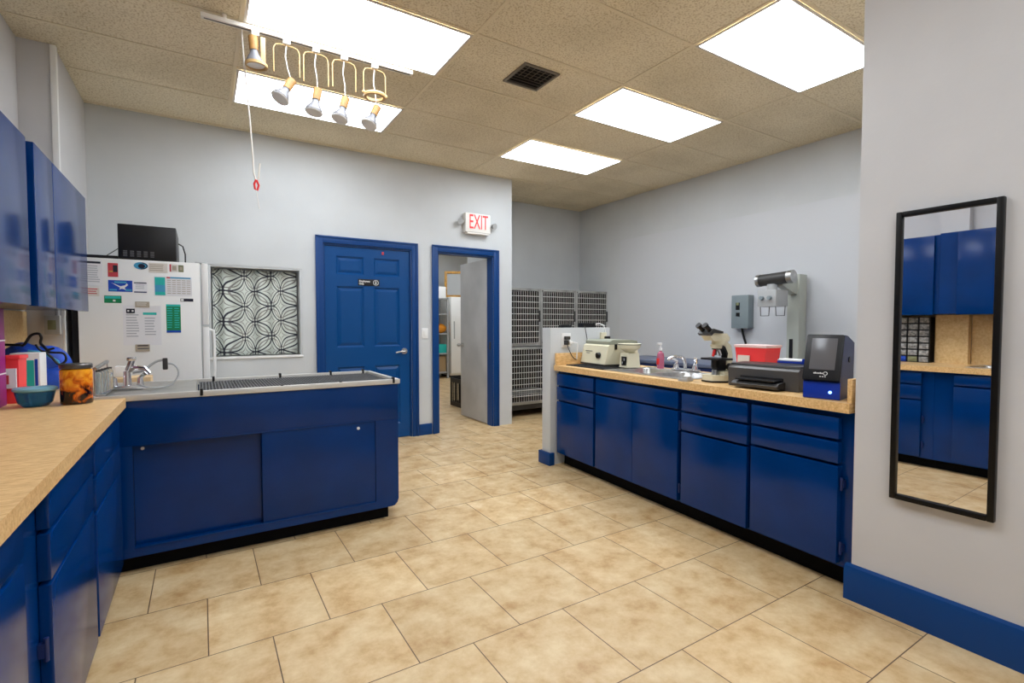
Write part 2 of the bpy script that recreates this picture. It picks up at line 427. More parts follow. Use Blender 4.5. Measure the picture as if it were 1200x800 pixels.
for i in range(nx):
    for j in range(nz):
        q = (grid[i][j], grid[i+1][j], grid[i+1][j+1], grid[i][j+1])
        fc = cm.faces.new([a[0] for a in q]); fc.smooth = True
        for lp, a in zip(fc.loops, q): lp[uvl].uv = a[1]
me = bpy.data.meshes.new('curtain'); cm.to_mesh(me); cm.free(); me.materials.append(M['curtain'])
cu = bpy.data.objects.new('curtain', me); COL.objects.link(cu)
so = cu.modifiers.new('t', 'SOLIDIFY'); so.thickness = .002
tag(cu, 'white curtain with black overlapping circle pattern filling the pass-through window', 'curtain')

# ------------------------------------------------------------------ doors
def casing(x0, x1, zt, parent, wd=.068, d=.02):
    m = MB()
    for lo, hi in (((x0-wd, BW-d, 0), (x0, BW-.0005, zt+wd)), ((x1, BW-d, 0), (x1+wd, BW-.0005, zt+wd)), ((x0-.002, BW-d, zt), (x1+.002, BW-.0005, zt+wd))): m.box(lo, hi, .005)
    for lo, hi in (((x0-wd-.004, BW-d-.008, 0), (x0-wd+.02, BW-d+.002, zt+wd+.004)), ((x1+wd-.02, BW-d-.008, 0), (x1+wd+.004, BW-d+.002, zt+wd+.004)), ((x0-wd, BW-d-.008, zt+wd-.016), (x1+wd, BW-d+.002, zt+wd+.004))): m.box(lo, hi, .003)
    # jamb lining
    for lo, hi in (((x0-.0, BW, 0), (x0+.016, BW+.12, zt)), ((x1-.016, BW, 0), (x1, BW+.12, zt)), ((x0+.016, BW, zt-.016), (x1-.016, BW+.12, zt))): m.box(lo, hi)
    return m.build('door_frame', M['bluetrim'], parent)
d1 = struct('door_1'); casing(D1a, D1b, D1t, d1)
sa, sb, st = D1a+.02, D1b-.02, D1t-.02
m = MB(); yf = BW+.012
pcols = ((1.165, 1.445), (1.548, 1.828)); prow = ((.16, .80), (1.0, 1.625), (1.745, 1.93))
xs = [sa, pcols[0][0], pcols[0][1], pcols[1][0], pcols[1][1], sb]
for i in (0, 2, 4): m.box((xs[i], yf, .008), (xs[i+1], yf+.04, st))
zs = [.008, prow[0][0], prow[0][1], prow[1][0], prow[1][1], prow[2][0], prow[2][1], st]
for (a, c) in pcols:
    for i in (0, 2, 4, 6): m.box((a, yf, zs[i]), (c, yf+.04, zs[i+1]))
slab = m.build('slab', M['bluedoor'], d1)
for (a, c) in pcols:
    for (z0, z1) in prow:
        m = MB(); bm = m.bm
        O = [bm.verts.new(p) for p in ((a, yf, z0), (c, yf, z0), (c, yf, z1), (a, yf, z1))]
        i1, dp = .018, .014
        I = [bm.verts.new(p) for p in ((a+i1, yf+dp, z0+i1), (c-i1, yf+dp, z0+i1), (c-i1, yf+dp, z1-i1), (a+i1, yf+dp, z1-i1))]
        i2 = .045
        J = [bm.verts.new(p) for p in ((a+i2, yf+.004, z0+i2), (c-i2, yf+.004, z0+i2), (c-i2, yf+.004, z1-i2), (a+i2, yf+.004, z1-i2))]
        for A, B in ((O, I), (I, J)):
            for k in range(4): bm.faces.new((A[k], A[(k+1) % 4], B[(k+1) % 4], B[k]))
        bm.faces.new(J)
        m.build('door_panel', M['bluedoor'], slab, 20)
hd = MB().cyl((1.872, yf, .945), (1.872, yf-.012, .945), .033, n=24).cyl((1.872, yf-.01, .945), (1.872, yf-.055, .945), .012)
hd.tube([(1.872, yf-.05, .945), (1.83, yf-.055, .945), (1.79, yf-.052, .938), (1.765, yf-.048, .932)], .010, 10)
hd.build('door_handle', M['steel'], d1)
for z in (.25, 1.0, 1.80): MB().cyl((sa-.004, yf-.004, z-.045), (sa-.004, yf-.004, z+.045), .007, n=10).build('hinge', M['bluetrim'], d1)
d2 = struct('door_2'); casing(D2a, D2b, D2t, d2)
hx = D2b-.018
hx = D2b+.022
MB().box((hx-.042, BW+.125, .012), (hx, BW+.125+.72, 2.03), .002).build('slab', M['doorgrey'], d2)
dh = MB().cyl((hx-.042, BW+.785, .96), (hx-.05, BW+.785, .96), .03).cyl((hx-.05, BW+.785, .96), (hx-.09, BW+.785, .96), .01).ball((hx-.1, BW+.785, .96), .024)
dh.build('door_handle', M['steel'], d2)
MB().box((D2b-.024, BW+.03, .93), (D2b-.0155, BW+.055, 1.02)).build('strike_plate', M['dark'], d2)
# signs on and around the doors
sg = thing('door_sign', 'small black and white restricted entry sign on closed blue door', 'sign', (1.495, yf-.001, 1.672))
MB().box((-.112, -.004, -.034), (.112, 0, .034), .001).build('plate', M['black'], sg)
text_mesh('Employees', .027, M['white'], 'lettering', sg, T(-.045, -.005, .011) @ FACE_NEGY, .0006, .95, .0006)
text_mesh('Only', .027, M['white'], 'lettering', sg, T(-.078, -.005, -.015) @ FACE_NEGY, .0006, .95, .0006)
r = MB(); r.tube([(.072+.026*cos(a*pi/12), -.006, .026*sin(a*pi/12)) for a in range(24)], .0028, 6, closed=True)
r.ball((.072, -.006, .014), .005, (1, .3, 1)); r.box((.066, -.0065, -.018), (.078, -.004, .008), .001)
r.build('symbol', M['white'], sg)
one('door_tag', MB().box((-.012, -.004, -.016), (.012, 0, .016), .002).box((-.012, -.0055, .008), (.012, -.003, .016), .001, M['inkred']), M['paperw'], 'tiny pale tag near the top rail of the closed blue door', 'tag', (1.645, yf-.001, 1.985))
lsw = thing('light_switch', 'white rocker light switch on wall between two blue door frames', 'switch', (2.108, BW-.0005, 1.135))
MB().box((-.036, -.007, -.058), (.036, 0, .058), .003).build('plate', M['white'], lsw)
MB().box((-.016, -.012, -.033), (.016, -.006, .033), .003).build('rocker', M['white'], lsw)

# exit sign
ex = thing('exit_sign', 'white lit EXIT sign with two emergency lamp heads above the open doorway', 'sign', (2.745, BW-.0005, 2.4))
MB().box((-.165, -.075, -.105), (.165, 0, .115), .012).build('housing', M['exitwhite'], ex)
MB().box((-.14, -.07, -.122), (.15, -.005, -.1055), .006).build('battery_box', M['exitwhite'], ex)
text_mesh('EXIT', .235, M['exitred'], 'lettering', ex, T(.005, -.077, .008) @ FACE_NEGY, .0012, .52, .0)
for sx, dz in ((-1, .01), (1, -.005)):
    l = MB().cyl((sx*.165, -.04, dz), (sx*.195, -.04, dz), .012)
    l.lathe([(0, 0), (.02, .0), (.034, .03), (.036, .045), (.0, .045)], mx=T(sx*.212, -.03, dz+.005) @ Matrix.Rotation(pi/2+.25, 4, 'X') @ Matrix.Rotation(sx*.3, 4, 'Y'))
    l.build('lamp_head', M['ltgrey'], ex)

# ------------------------------------------------------------------ ceiling lights, vent
def panel_light(u, v, label, z=CEIL):
    x0 = GX0+1.2192*u; y0 = GY0+.6096*v
    t = thing('ceiling_light', label, 'ceiling light', (x0+.6096, y0+.3048, z), 0, 'recessed ceiling light panels')
    a, c = .598, .293; i = .018
    fr = MB()
    for lo, hi in (((-a, -c, -.012), (a, -c+i, -.0055)), ((-a, c-i, -.012), (a, c, -.0055)), ((-a, -c+i, -.012), (-a+i, c-i, -.0055)), ((a-i, -c+i, -.012), (a, c-i, -.0055))): fr.box(lo, hi, .0015)
    fr.build('frame', M['lampframe'], t)
    MB().box((-a+i, -c+i, -.0119), (a-i, c-i, -.0055)).build('lens', M['lens'], t)
panel_light(0, -1, 'bright ceiling light panel nearest the wall with the mirror')
panel_light(0, 1, 'bright ceiling light panel just past the square air vent')
panel_light(0, 3, 'smallest looking ceiling light panel, nearest the cage alcove')
panel_light(-2, 1, 'large ceiling light panel directly above the white lamp track')
panel_light(-2, 3, 'ceiling light panel behind the hanging bulbs near the window wall')
panel_light(-2, -1, 'ceiling light panel above the aisle in front of the tub, outside the photo')
panel_light(-2, -4, 'added unseen fill light panel behind the viewer nearest the wall cabinets')  # added fill, brightens the fridge side and left wall; no known fixture here
panel_light(-2, -6, 'added unseen fill light panel at the rear of the room')  # another unseen panel, put in for flatter light from behind the camera
panel_light(1.4, 9, 'ceiling light panel inside the storage room past the open door')
panel_light(.9, 12, 'ceiling light panel above the storage shelves and white freezer')
panel_light(-1.3, 7, 'added unseen fill light panel just inside the storage room entrance', CEIL+.0005)  # added and placed to brighten the face of the open grey door
panel_light(.2, 6.6, 'added unseen fill light panel just inside the storage room entrance', CEIL+.001) if False else None
v = thing('air_vent', 'square grey louvred air vent set in the tan ceiling', 'vent', (2.025, 2.98, CEIL))
fr = MB(); a = .148
for lo, hi in (((-a, -a, -.012), (a, -a+.022, -.001)), ((-a, a-.022, -.012), (a, a, -.001)), ((-a, -a+.022, -.012), (-a+.022, a-.022, -.001)), ((a-.022, -a+.022, -.012), (a, a-.022, -.001))): fr.box(lo, hi, .002)
fr.build('frame', M['vent'], v)
MB().box((-a+.022, -a+.022, -.002), (a-.022, a-.022, -.0008)).build('backing', M['ventdark'], v)
sl = MB()
for k in range(7):
    y = -.105+.035*k
    sl.box((-.126, -.010, -.001), (.126, .010, .0008), mx=T(0, y, -.010) @ Matrix.Rotation(.6, 4, 'X'))
for k in range(5): sl.box((-.09+.045*k-.002, -.126, -.009), (-.09+.045*k+.002, .02, -.005))
sl.build('louvre', M['vent'], v)

# ------------------------------------------------------------------ track lights
TY, TZ = 3.305, 2.955
tr = thing('lamp_track', 'white metal lamp track fixed below the ceiling light panel', 'lamp track', (.645, TY, CEIL))
MB().box((-.615, -.017, TZ-CEIL-.012), (.615, .017, TZ-CEIL+.012), .003).build('rail', M['trackw'], tr)
MB().box((-.60, -.004, TZ-CEIL-.0135), (.60, .004, TZ-CEIL-.0118)).build('groove', M['dark'], tr)
for x in (-.5, .5): MB().cyl((x, 0, TZ-CEIL+.012), (x, 0, -.0048), .012).build('mount', M['trackw'], tr)
def bulb_mb(p, tilt_x, tilt_y, m1, m2):
    mx = T(*p) @ Matrix.Rotation(tilt_y, 4, 'Y') @ Matrix.Rotation(tilt_x, 4, 'X')
    s = MB().cyl((0, 0, 0), (0, 0, -.075), .026, .024, n=20, mx=mx)
    bl = MB().lathe([(0, -.07), (.02, -.072), (.024, -.095), (.05, -.14), (.054, -.154), (0, -.154)], n=28, mx=mx)
    fc = MB().lathe([(0, -.1545), (.053, -.1545), (.049, -.161), (.0, -.165)], n=28, mx=mx)
    return s, bl, fc
heads = [(.30, 0), (.468, 1), (.635, 1), (.805, 1), (1.0, 2)]
hl = ['cream track spotlight still upright inside its ring, beside the hanging cord', 'dangling bulb tilted most, below an open wire yoke next to the upright spotlight', 'middle dangling bulb of the lamp track, hanging nearly straight', 'dangling bulb between the straight hanging one and the one with a ring', 'dangling bulb under the only yoke with a loose cream ring']
for k, (x, kind) in enumerate(heads):
    t = thing('track_spotlight', hl[k], 'spotlight', (x, TY, TZ-.012), 0, 'spotlights on the lamp track')
    MB().box((-.02, -.018, -.026), (.02, .018, 0), .003).build('adapter', M['trackw'], t)
    if kind == 0:
        s, bl, fc = bulb_mb((-.012, 0, -.03), .05, -.06, 0, 0); s.build('socket', M['socket'], t); fc.build('bulb_face', M['bulbface'], bl.build('bulb', M['bulb'], t))
        y = MB().box((.026, -.014, -.185), (.052, -.008, -.025), .002)
        y.lathe([(.052, 0), (.060, .002), (.060, .018), (.052, .02), (.052, 0)], c=(.004, 0, -.20), n=28)
        y.build('yoke', M['yoke'], t)
        continue
    h = (.0, .20, .215, .205, .19)[k]; wv = .072
    for hh in (0,):
        pts = [(-wv, 0, -h), (-wv, 0, -.06), (-wv*.85, 0, -.038), (-wv*.5, 0, -.03), (wv*.5, 0, -.03), (wv*.85, 0, -.038), (wv, 0, -.06), (wv, 0, -h)]
        y = MB().tube(pts, .0034, 8)
        if kind == 2: y.lathe([(.052, 0), (.070, .001), (.073, .012), (.068, .022), (.054, .018), (.052, 0)], c=(0, 0, -h-.022), n=28).ball((wv, 0, -h), .014).ball((-wv, 0, -h), .012)
        y.build('yoke', M['yoke'], t)
    dx, tx, ty, L = [(0, 0, 0, 0), (.024, -.2, .5, -.235), (.006, -.1, .2, -.25), (.004, -.15, .3, -.265), (.012, -.2, .45, -.275)][k]
    MB().tube([(0, 0, -.026), (-.008, 0, L*.4), (.004, 0, L*.7), (dx, 0, L)], .0032, 8).build('cord', M['trackw'], t)
    s, bl, fc = bulb_mb((dx+.004, 0, L+.005), tx, ty, 0, 0); s.build('socket', M['socket'], t); fc.build('bulb_face', M['bulbface'], bl.build('bulb', M['bulb'], t))
hc = thing('hanging_cord', 'thin white cord with a red clip hanging down from the ceiling', 'cord', (.232, 3.345, CEIL))
MB().tube([(0, 0, -.005), (.012, 0, -.25), (.035, 0, -.55), (.048, 0, -.78), (.050, 0, -.86), (.062, 0, -.905), (.075, 0, -.89), (.084, 0, -.80)], .0045, 8).build('cord', M['trackw'], hc)
MB().tube([(.062, 0, -.90), (.052, 0, -.925), (.056, 0, -.955), (.068, 0, -.96), (.076, 0, -.93), (.064, 0, -.90)], .006, 8).build('clip', M['red'], hc)
MB().tube([(.062, 0, -.955), (.07, 0, -1.02), (.078, 0, -1.07)], .002, 6).build('tail', M['trackw'], hc)

# ------------------------------------------------------------------ cabinet helpers (local frame: fronts face -X at x=0, run along -Y)
def cab(name, label, loc, rz, y0, y1, depth, zt, zb, fronts, group, flip=1, kick=True, hinges=()):
    """y0 > y1 in the run's frame; fronts = (kind, ya, yb, za, zb)"""
    t = thing(name, label, 'cabinet', loc, rz, group)
    f_ = flip; q = MB(); tk = .036 if flip > 0 else .027
    def bx(xa, xb, ya, yb, za, zc): q.box((min(xa*f_, xb*f_), ya, za), (max(xa*f_, xb*f_), yb, zc))
    bx(tk, .05, y1, y0, zb, zt); bx(depth-.012, depth, y1, y0, zb, zt); bx(.05, depth-.012, y1, y1+.014, zb, zt); bx(.05, depth-.012, y0-.014, y0, zb, zt); bx(.05, depth-.012, y1+.014, y0-.014, zb, zb+.016)
    q.build('body', M['blue'], t)
    if kick: MB().box((.10 if flip > 0 else -depth, y1, 0), (depth if flip > 0 else -.10, y0, zb-.0005)).build('toe_kick', M['kick'], t)
    for kd, ya, yb, za, zc in fronts:
        lo = (0, min(ya, yb), min(za, zc)); hi = (tk-.0005, max(ya, yb), max(za, zc))
        if flip < 0: lo, hi = (-tk+.0005, lo[1], lo[2]), (0, hi[1], hi[2])
        MB().box(lo, hi, .003).build(kd, M['blue'], t)
    for yh, zh in hinges:
        s = 1 if flip > 0 else -1
        MB().cyl((.012*s, yh, zh-.03), (.012*s, yh, zh+.03), .006, n=10).box((min(.014*s, tk*s-.0005*s), yh-.008, zh-.018), (max(.014*s, tk*s-.0005*s), yh+.008, zh+.018)).build('hinge', M['navy'], t)
    return t

# ------------------------------------------------------------------ right run
RA = radians(-3.4); RO = (2.60, 3.48)
def rc(lx, ly, z=0):
    return (RO[0]+lx*cos(RA)-ly*sin(RA), RO[1]+lx*sin(RA)+ly*cos(RA), z)
RL = (*rc(.02, 0), )
RD = .60; grp = 'base cabinets under the long peninsula counter'
cab('base_cabinet', 'narrow blue base cabinet with two drawers beside the low grey wall end', RL, RA, -.006, -.552, RD, .834, .105,
    [('drawer', -.03, -.537, .708, .812), ('drawer', -.03, -.537, .582, .694), ('door', -.03, -.537, .118, .568)], grp)
cab('base_cabinet', 'wide blue sink base cabinet with two doors and one long false drawer', RL, RA, -.553, -1.409, RD, .834, .105,
    [('drawer_front', -.566, -1.394, .702, .812), ('door', -.566, -.979, .118, .688), ('door', -.981, -1.394, .118, .688)], grp, hinges=[(-1.402, .60), (-1.402, .2)])
cab('base_cabinet', 'blue base cabinet with two drawers and door, below the printer', RL, RA, -1.410, -1.895, RD, .834, .105,
    [('drawer', -1.424, -1.884, .700, .808), ('drawer', -1.424, -1.884, .580, .686), ('door', -1.424, -1.884, .118, .566)], grp)
cab('base_cabinet', 'blue base cabinet with drawers and exposed hinges next to the mirror wall', RL, RA, -1.896, -2.405, RD, .834, .105,
    [('drawer', -1.908, -2.355, .706, .806), ('drawer', -1.908, -2.355, .594, .692), ('door', -1.908, -2.355, .125, .580)], grp, hinges=[(-2.366, .50), (-2.366, .2)])
ct = thing('countertop', 'wood-look laminate countertop carrying the microscope and printer', 'countertop', (*RO, 0), RA)
SX0, SX1, SY0, SY1 = .10, .56, -1.38, -.60      # sink cut-out
m = MB(); cz0, cz1 = .8355, .88
m.box((0, -2.407, cz0), (SX0, -.012, cz1), 0); m.box((SX1, -2.407, cz0), (.665, -.012, cz1)); m.box((SX0, SY1, cz0), (SX1, -.012, cz1)); m.box((SX0, -2.407, cz0), (SX1, SY0, cz1))
m.build('slab', M['laminate'], ct)
MB().box((.01, -.032, cz1+.0003), (.665, -.0125, .985), .002).build('backsplash', M['laminate'], ct)
MB().box((.02, -2.407, cz1+.0003), (.665, -2.388, .99), .002).build('backsplash', M['laminate'], ct)

def basin(w, parent, x0, x1, y0, y1, z, d, name='bowl', r=.05, mt='steel', t=.002):
    # open rounded bowl
    def ring(ins, zz, rr):
        pts = []
        for cx, cy, a0 in ((x1-ins-rr, y1-ins-rr, 0), (x0+ins+rr, y1-ins-rr, 90), (x0+ins+rr, y0+ins+rr, 180), (x1-ins-rr, y0+ins+rr, 270)):
            for k in range(5):
                a = radians(a0+90*k/4); pts.append((cx+rr*cos(a), cy+rr*sin(a), zz))
        return pts
    mb = MB(); bm = mb.bm
    R = [[bm.verts.new(p) for p in ring(*q)] for q in ((0, z, r), (.004, z-.004, r), (.012, z-d*.85, r*.9), (.03, z-d*.97, r*.8), (.06, z-d, r*.7))]
    for A, B in zip(R, R[1:]):
        n = len(A)
        for j in range(n): bm.faces.new((A[j], A[(j+1) % n], B[(j+1) % n], B[j]))
    bm.faces.new(R[-1])
    mb.cyl(((x0+x1)/2, (y0+y1)/2, z-d+.0005), ((x0+x1)/2, (y0+y1)/2, z-d+.003), .035, n=20)
    o = mb.build(name, M[mt], parent, 50)
    return o
sk = thing('kitchen_sink', 'double bowl stainless steel sink in the wood-look counter', 'sink', (*RO, .8805), RA)
m = MB()
for lo, hi in (((SX0-.015, SY0-.015, 0), (SX0+.03, SY1+.015, .005)), ((SX1-.07, SY0-.015, 0), (SX1+.015, SY1+.015, .005)), ((SX0+.03, SY0-.015, 0), (SX1-.07, SY0+.03, .005)), ((SX0+.03, SY1-.03, 0), (SX1-.07, SY1+.015, .005)), ((SX0+.03, (SY0+SY1)/2-.02, 0), (SX1-.07, (SY0+SY1)/2+.02, .005))): m.box(lo, hi, .002)
m.build('rim', M['steel'], sk)
basin(None, sk, SX0+.03, SX1-.07, SY0+.03, (SY0+SY1)/2-.02, .004, .17)
basin(None, sk, SX0+.03, SX1-.07, (SY0+SY1)/2+.02, SY1-.03, .004, .17)
fa = thing('sink_faucet', 'chrome two handle faucet behind the double bowl sink', 'faucet', rc(.53, -.99, .886), RA)
fa.scale = (1.1, 1.05, .95)
MB().box((-.025, -.11, 0), (.03, .11, .02), .008).build('base', M['chrome'], fa)
MB().tube([(0, 0, .015), (0, 0, .06), (-.01, 0, .095), (-.04, 0, .115), (-.10, 0, .12), (-.15, 0, .105), (-.16, 0, .09)], .012, 12).build('spout', M['chrome'], fa)
for s in (-1, 1):
    MB().cyl((0, s*.085, .015), (0, s*.085, .05), .022, .015).tube([(0, s*.085, .05), (.01, s*.085, .07), (-.02, s*.11, .105)], .012, 10).build('handle', M['chrome'], fa)

# mat, centrifuge, vortex, soap
m = MB().box((0, 0, 0), (.36, .50, .008), .003)
for k in range(9): m.box((.015, .03+.05*k, .008), (.345, .05+.05*k, .0115))
one('drying_mat', m, M['rubber'], 'dark ribbed rubber mat under the cream centrifuge', 'mat', rc(.085, -.575, .8803), RA)
ce = thing('centrifuge', 'cream benchtop centrifuge with grey lid beside the sink', 'centrifuge', rc(.395, -.262, .8925), RA-.10)
ce.scale = (1.1, 1.12, 1.12)
pf = [(-.145, .012), (.16, .012), (.15, .155), (-.10, .155), (-.115, .145)]
MB().prism(pf, -.17, .17, 'y').build('body', M['cream'], ce)
MB().prism([(-.10, .156), (.155, .156), (.15, .182), (.10, .19), (-.07, .19), (-.098, .178)], -.165, .165, 'y').build('lid', M['mid'] if 'mid' in M else mat('centrifuge_lid_grey', (146, 150, 134), .45), ce)
MB().box((-.15, -.168, .0), (.155, .168, .0115), .003).build('base', M['dark'], ce)
MB().cyl((-.128, -.075, .075), (-.152, -.075, .073), .022).box((-.158, -.078, .058), (-.150, -.072, .09)).build('knob', M['black'], ce)
MB().box((-.1285, .03, .10), (-.1225, .12, .104), mx=None).box((-.131, .06, .085), (-.126, .11, .088)).build('marking', M['keyink'], ce)
MB().box((-.06, -.178, .12), (-.04, -.1705, .16), .002).build('latch', M['black'], ce)
vx = thing('vortex_mixer', 'small cream lab mixer with flared bowl top beside the centrifuge', 'mixer', rc(.345, -.585, .8925), RA-.1)
vx.scale = (.92, .92, .92)
MB().prism([(-.065, 0), (.075, 0), (.06, .125), (-.05, .125)], -.055, .055, 'y').build('body', M['cream'], vx)
MB().lathe([(.03, .126), (.05, .14), (.088, .165), (.098, .195), (.098, .205), (.088, .205), (.05, .16), (0, .155)], n=28).build('bowl', M['cream'], vx)
MB().lathe([(.099, .196), (.101, .196), (.101, .201), (.099, .201), (.099, .196)], n=28).build('band', M['dark'], vx)
MB().box((-.073, -.042, .02), (-.058, .016, .095), .002).build('display', M['black'], vx)
MB().box((-.075, -.034, .06), (-.072, -.022, .08)).box((-.075, -.006, .03), (-.072, .006, .05)).build('dial', M['ltgrey'], vx)
sp = thing('soap_bottle', 'clear bottle of pink soap with white pump behind the sink', 'bottle', rc(.535, -.735, .8865), RA)
sp.scale = (.78, .78, 1.08)
MB().lathe([(0, 0), (.033, 0), (.036, .01), (.036, .09), (.03, .112), (.014, .122), (.014, .13), (0, .13)]).build('bottle_body', M['pink'], sp)
MB().box((-.037, -.018, .03), (-.034, .018, .075), .001).build('print', M['red'], sp)
MB().cyl((0, 0, .13), (0, 0, .15), .015).cyl((0, 0, .15), (0, 0, .175), .007).box((-.045, -.011, .172), (.013, .011, .19), .004).build('pump', M['white'], sp)

# microscope
mi = thing('microscope', 'cream and black binocular microscope at the counter edge', 'microscope', rc(.22, -1.535, .8805), RA+3.0)
mi.scale = (.88, .88, .88)
# local: +x toward the eyepieces, y across
MB().prism([(-.10, -.075), (.02, -.085), (.10, -.05), (.11, 0), (.10, .05), (.02, .085), (-.10, .075)], .012, .05, 'z').prism([(-.09, -.055), (.0, -.06), (.0, .06), (-.09, .055)], .05, .075, 'z').build('base', M['cream'], mi)
MB().prism([(-.104, -.079), (.02, -.089), (.104, -.053), (.115, 0), (.104, .053), (.02, .089), (-.104, .079)], 0, .0118, 'z').build('foot', M['black'], mi)
MB().prism([(-.10, .075), (-.05, .075), (-.045, .15), (-.055, .2), (-.03, .25), (.02, .27), (.02, .30), (-.04, .295), (-.085, .255), (-.10, .19)], -.025, .025, 'y').build('arm', M['cream'], mi)
MB().prism([(-.05, .16), (-.044, .2), (-.02, .235), (.015, .245), (.015, .262), (-.03, .25), (-.058, .2)], -.027, .027, 'y').build('arm_inlay', M['black'], mi)
MB().box((-.045, -.085, .155), (.085, .085, .168), .002).build('stage', M['black'], mi)
MB().box((-.04, -.03, .08), (.035, .03, .154), .006).cyl((.03, 0, .10), (.03, 0, .152), .028).build('condenser', M['black'], mi)
MB().cyl((-.07, -.06, .105), (-.07, .06, .105), .026).cyl((-.07, -.075, .105), (-.07, .075, .105), .014).build('focus_knob', M['dark'], mi)
MB().cyl((.03, 0, .05), (.03, 0, .085), .026, .022).build('light_source', M['steel'], mi)
MB().cyl((.022, 0, .235), (.022, 0, .262), .034, .044).build('turret', M['cream'], mi)
MB().cyl((.022, 0, .228), (.022, 0, .2345), .03).build('turret_ring', M['black'], mi)
for a, mm, ln in ((0, 'red', .05), (2.1, 'steel', .042), (4.2, 'steel', .04)):
    MB().cyl((.022+.014*cos(a), .014*sin(a), .228), (.022+.03*cos(a), .03*sin(a), .228-ln), .011, .009, n=14).build('objective', M[mm], mi)
MB().lathe([(0, .263), (.046, .263), (.05, .275), (.05, .305), (0, .31)], n=24).prism([(-.05, .285), (.09, .29), (.12, .325), (.10, .345), (-.03, .34), (-.055, .31)], -.045, .045, 'y').build('head', M['cream'], mi)
MB().prism([(.02, .341), (.10, .346), (.121, .326), (.135, .34), (.105, .375), (.02, .355)], -.062, .062, 'y').build('eyepiece_block', M['dark'], mi)
for s in (-1, 1): MB().cyl((.09, s*.032, .345), (.145, s*.032, .39), .017).cyl((.145, s*.032, .39), (.158, s*.032, .40), .021).build('eyepiece', M['black'], mi)
one('slide_tray', MB().box((-.035, -.032, 0), (.035, .032, .018), .003).box((-.03, -.03, .018), (.02, .01, .03), .003), M['ltgrey'], 'pale grey slide tray lying left of the microscope base', 'tray', rc(.06, -1.42, .8805), RA+.2)

# red sharps container behind the printer
def sharps(label, loc, rz, w, d, h):
    t = thing('sharps_container', label, 'container', loc, rz)
    mb = MB(); bm = mb.bm; tp = .88
    tp = .82 if w > .05 else .9
    A = [bm.verts.new(p) for p in ((-w*tp, -d*tp, 0), (w*tp, -d*tp, 0), (w*tp, d*tp, 0), (-w*tp, d*tp, 0))]
    B = [bm.verts.new(p) for p in ((-w, -d, h), (w, -d, h), (w, d, h), (-w, d, h))]
    bm.faces.new(A); bm.faces.new(B)
    for k in range(4): bm.faces.new((A[k], A[(k+1) % 4], B[(k+1) % 4], B[k]))
    mb.build('tub', M['redlt'], t)
    MB().box((-w-.006, -d-.006, h+.0003), (w+.006, d+.006, h+.018), .004).build('lid', M['palepink'] if w > .05 else M['redlt'], t)
    return t
s1 = sharps('red sharps container with pale lid standing behind the printer', rc(.56, -1.56, .8805), RA, .075, .11, .205)
MB().box((-.083, .0, .095), (-.0755, .085, .155)).build('sticker', M['paperw'], s1)

# printer
pr = thing('printer', 'black desktop inkjet printer on the wood-look counter', 'printer', rc(.295, -1.865, .8805), RA+.09)
pr.scale = (1, .93, .88)
m = MB().prism([(-.15, 0), (.15, 0), (.15, .13), (-.13, .138), (-.155, .12)], -.215, .215, 'y')
m.build('body', M['printer'], pr)
MB().prism([(-.135, .139), (.15, .131), (.15, .142), (.0, .152), (-.128, .148)], -.212, .212, 'y').build('lid', M['darkgrey2'], pr)
MB().box((-.160, -.13, .022), (-.149, .13, .075), .002).build('paper_slot', M['black'], pr)
MB().prism([(-.23, .012), (-.152, .012), (-.152, .052), (-.215, .045), (-.235, .03)], -.14, .14, 'y').build('output_tray', M['dark'], pr)
MB().box((-.225, -.12, .0535), (-.1525, .12, .062), .002).build('paper_guide', M['black'], pr)
for k, (ly, mm, lb) in enumerate(((-.035, 'paper', 'white and blue flat pack lying on the printer lid'), (-.165, 'cobalt', 'small blue clip box on the printer lid next to the analyzer'))):
    t = thing('supply_pack', lb, 'pack', rc(.36, -1.895+ly*.75, 1.0155), RA+.1, 'supplies on the printer')
    if k == 0:
        MB().box((-.04, -.07, 0), (.04, .07, .012), .004).build('blue_base', M['cobalt'], t); MB().box((-.038, -.068, .0125), (.038, .068, .024), .006).build('white_top', M['paper'], t)
    else: MB().box((-.03, -.03, 0), (.03, .03, .03), .005).box((-.03, -.012, .03), (.0, .012, .034)).build('box', M['cobalt'], t)

# blue analyzer
an = thing('blood_analyzer', 'navy lab analyzer with tilted grey touchscreen at counter end', 'analyzer', rc(.14, -2.235, .8805), RA+.25)
w2 = .077
MB().prism([(-.095, 0), (.13, 0), (.14, .265), (.02, .30), (-.03, .305), (-.105, .085), (-.095, .083)], -w2, w2, 'y').build('body', M['navy'], an)
MB().box((-.104, -w2-.001, .002), (-.0955, w2+.001, .082), .003).build('lower_front', M['cobalt'], an)
ang = math.atan2(.075, .22)
mx = T(-.0715, 0, .195) @ Matrix.Rotation(ang, 4, 'Y')
MB().box((-.012, -w2-.002, -.115), (-.001, w2+.002, .115), .008, mx=mx).build('bezel', M['black'], an)
MB().box((-.0145, -.054, -.062), (-.0122, .054, .095), .001, mx=mx).build('screen', M['screen'], an)
R3 = Matrix.Rotation(-pi/2, 4, 'Z') @ FACE_NEGY
lg = MB()
for k, (yy, h) in enumerate(((-.004, .006), (.003, .008), (.010, .006), (.017, .006), (.024, .008), (.030, .006))): lg.box((-.0135, yy-.0025, -.083), (-.012, yy+.0025, -.083+h), mx=mx)
lg.tube([(-.013, -.018+.008*cos(a*pi/8), -.080+.008*sin(a*pi/8)) for a in range(16)], .0015, 6, closed=True, mx=mx)
for yy in (-.018, -.008, 0.002): lg.box((-.0135, yy-.003, -.098), (-.012, yy+.003, -.0935), mx=mx)
lg.build('logo', M['white'], an)
MB().cyl((-.104, -.038, .035), (-.1065, -.038, .035), .007).build('indicator_light', M['led'], an)
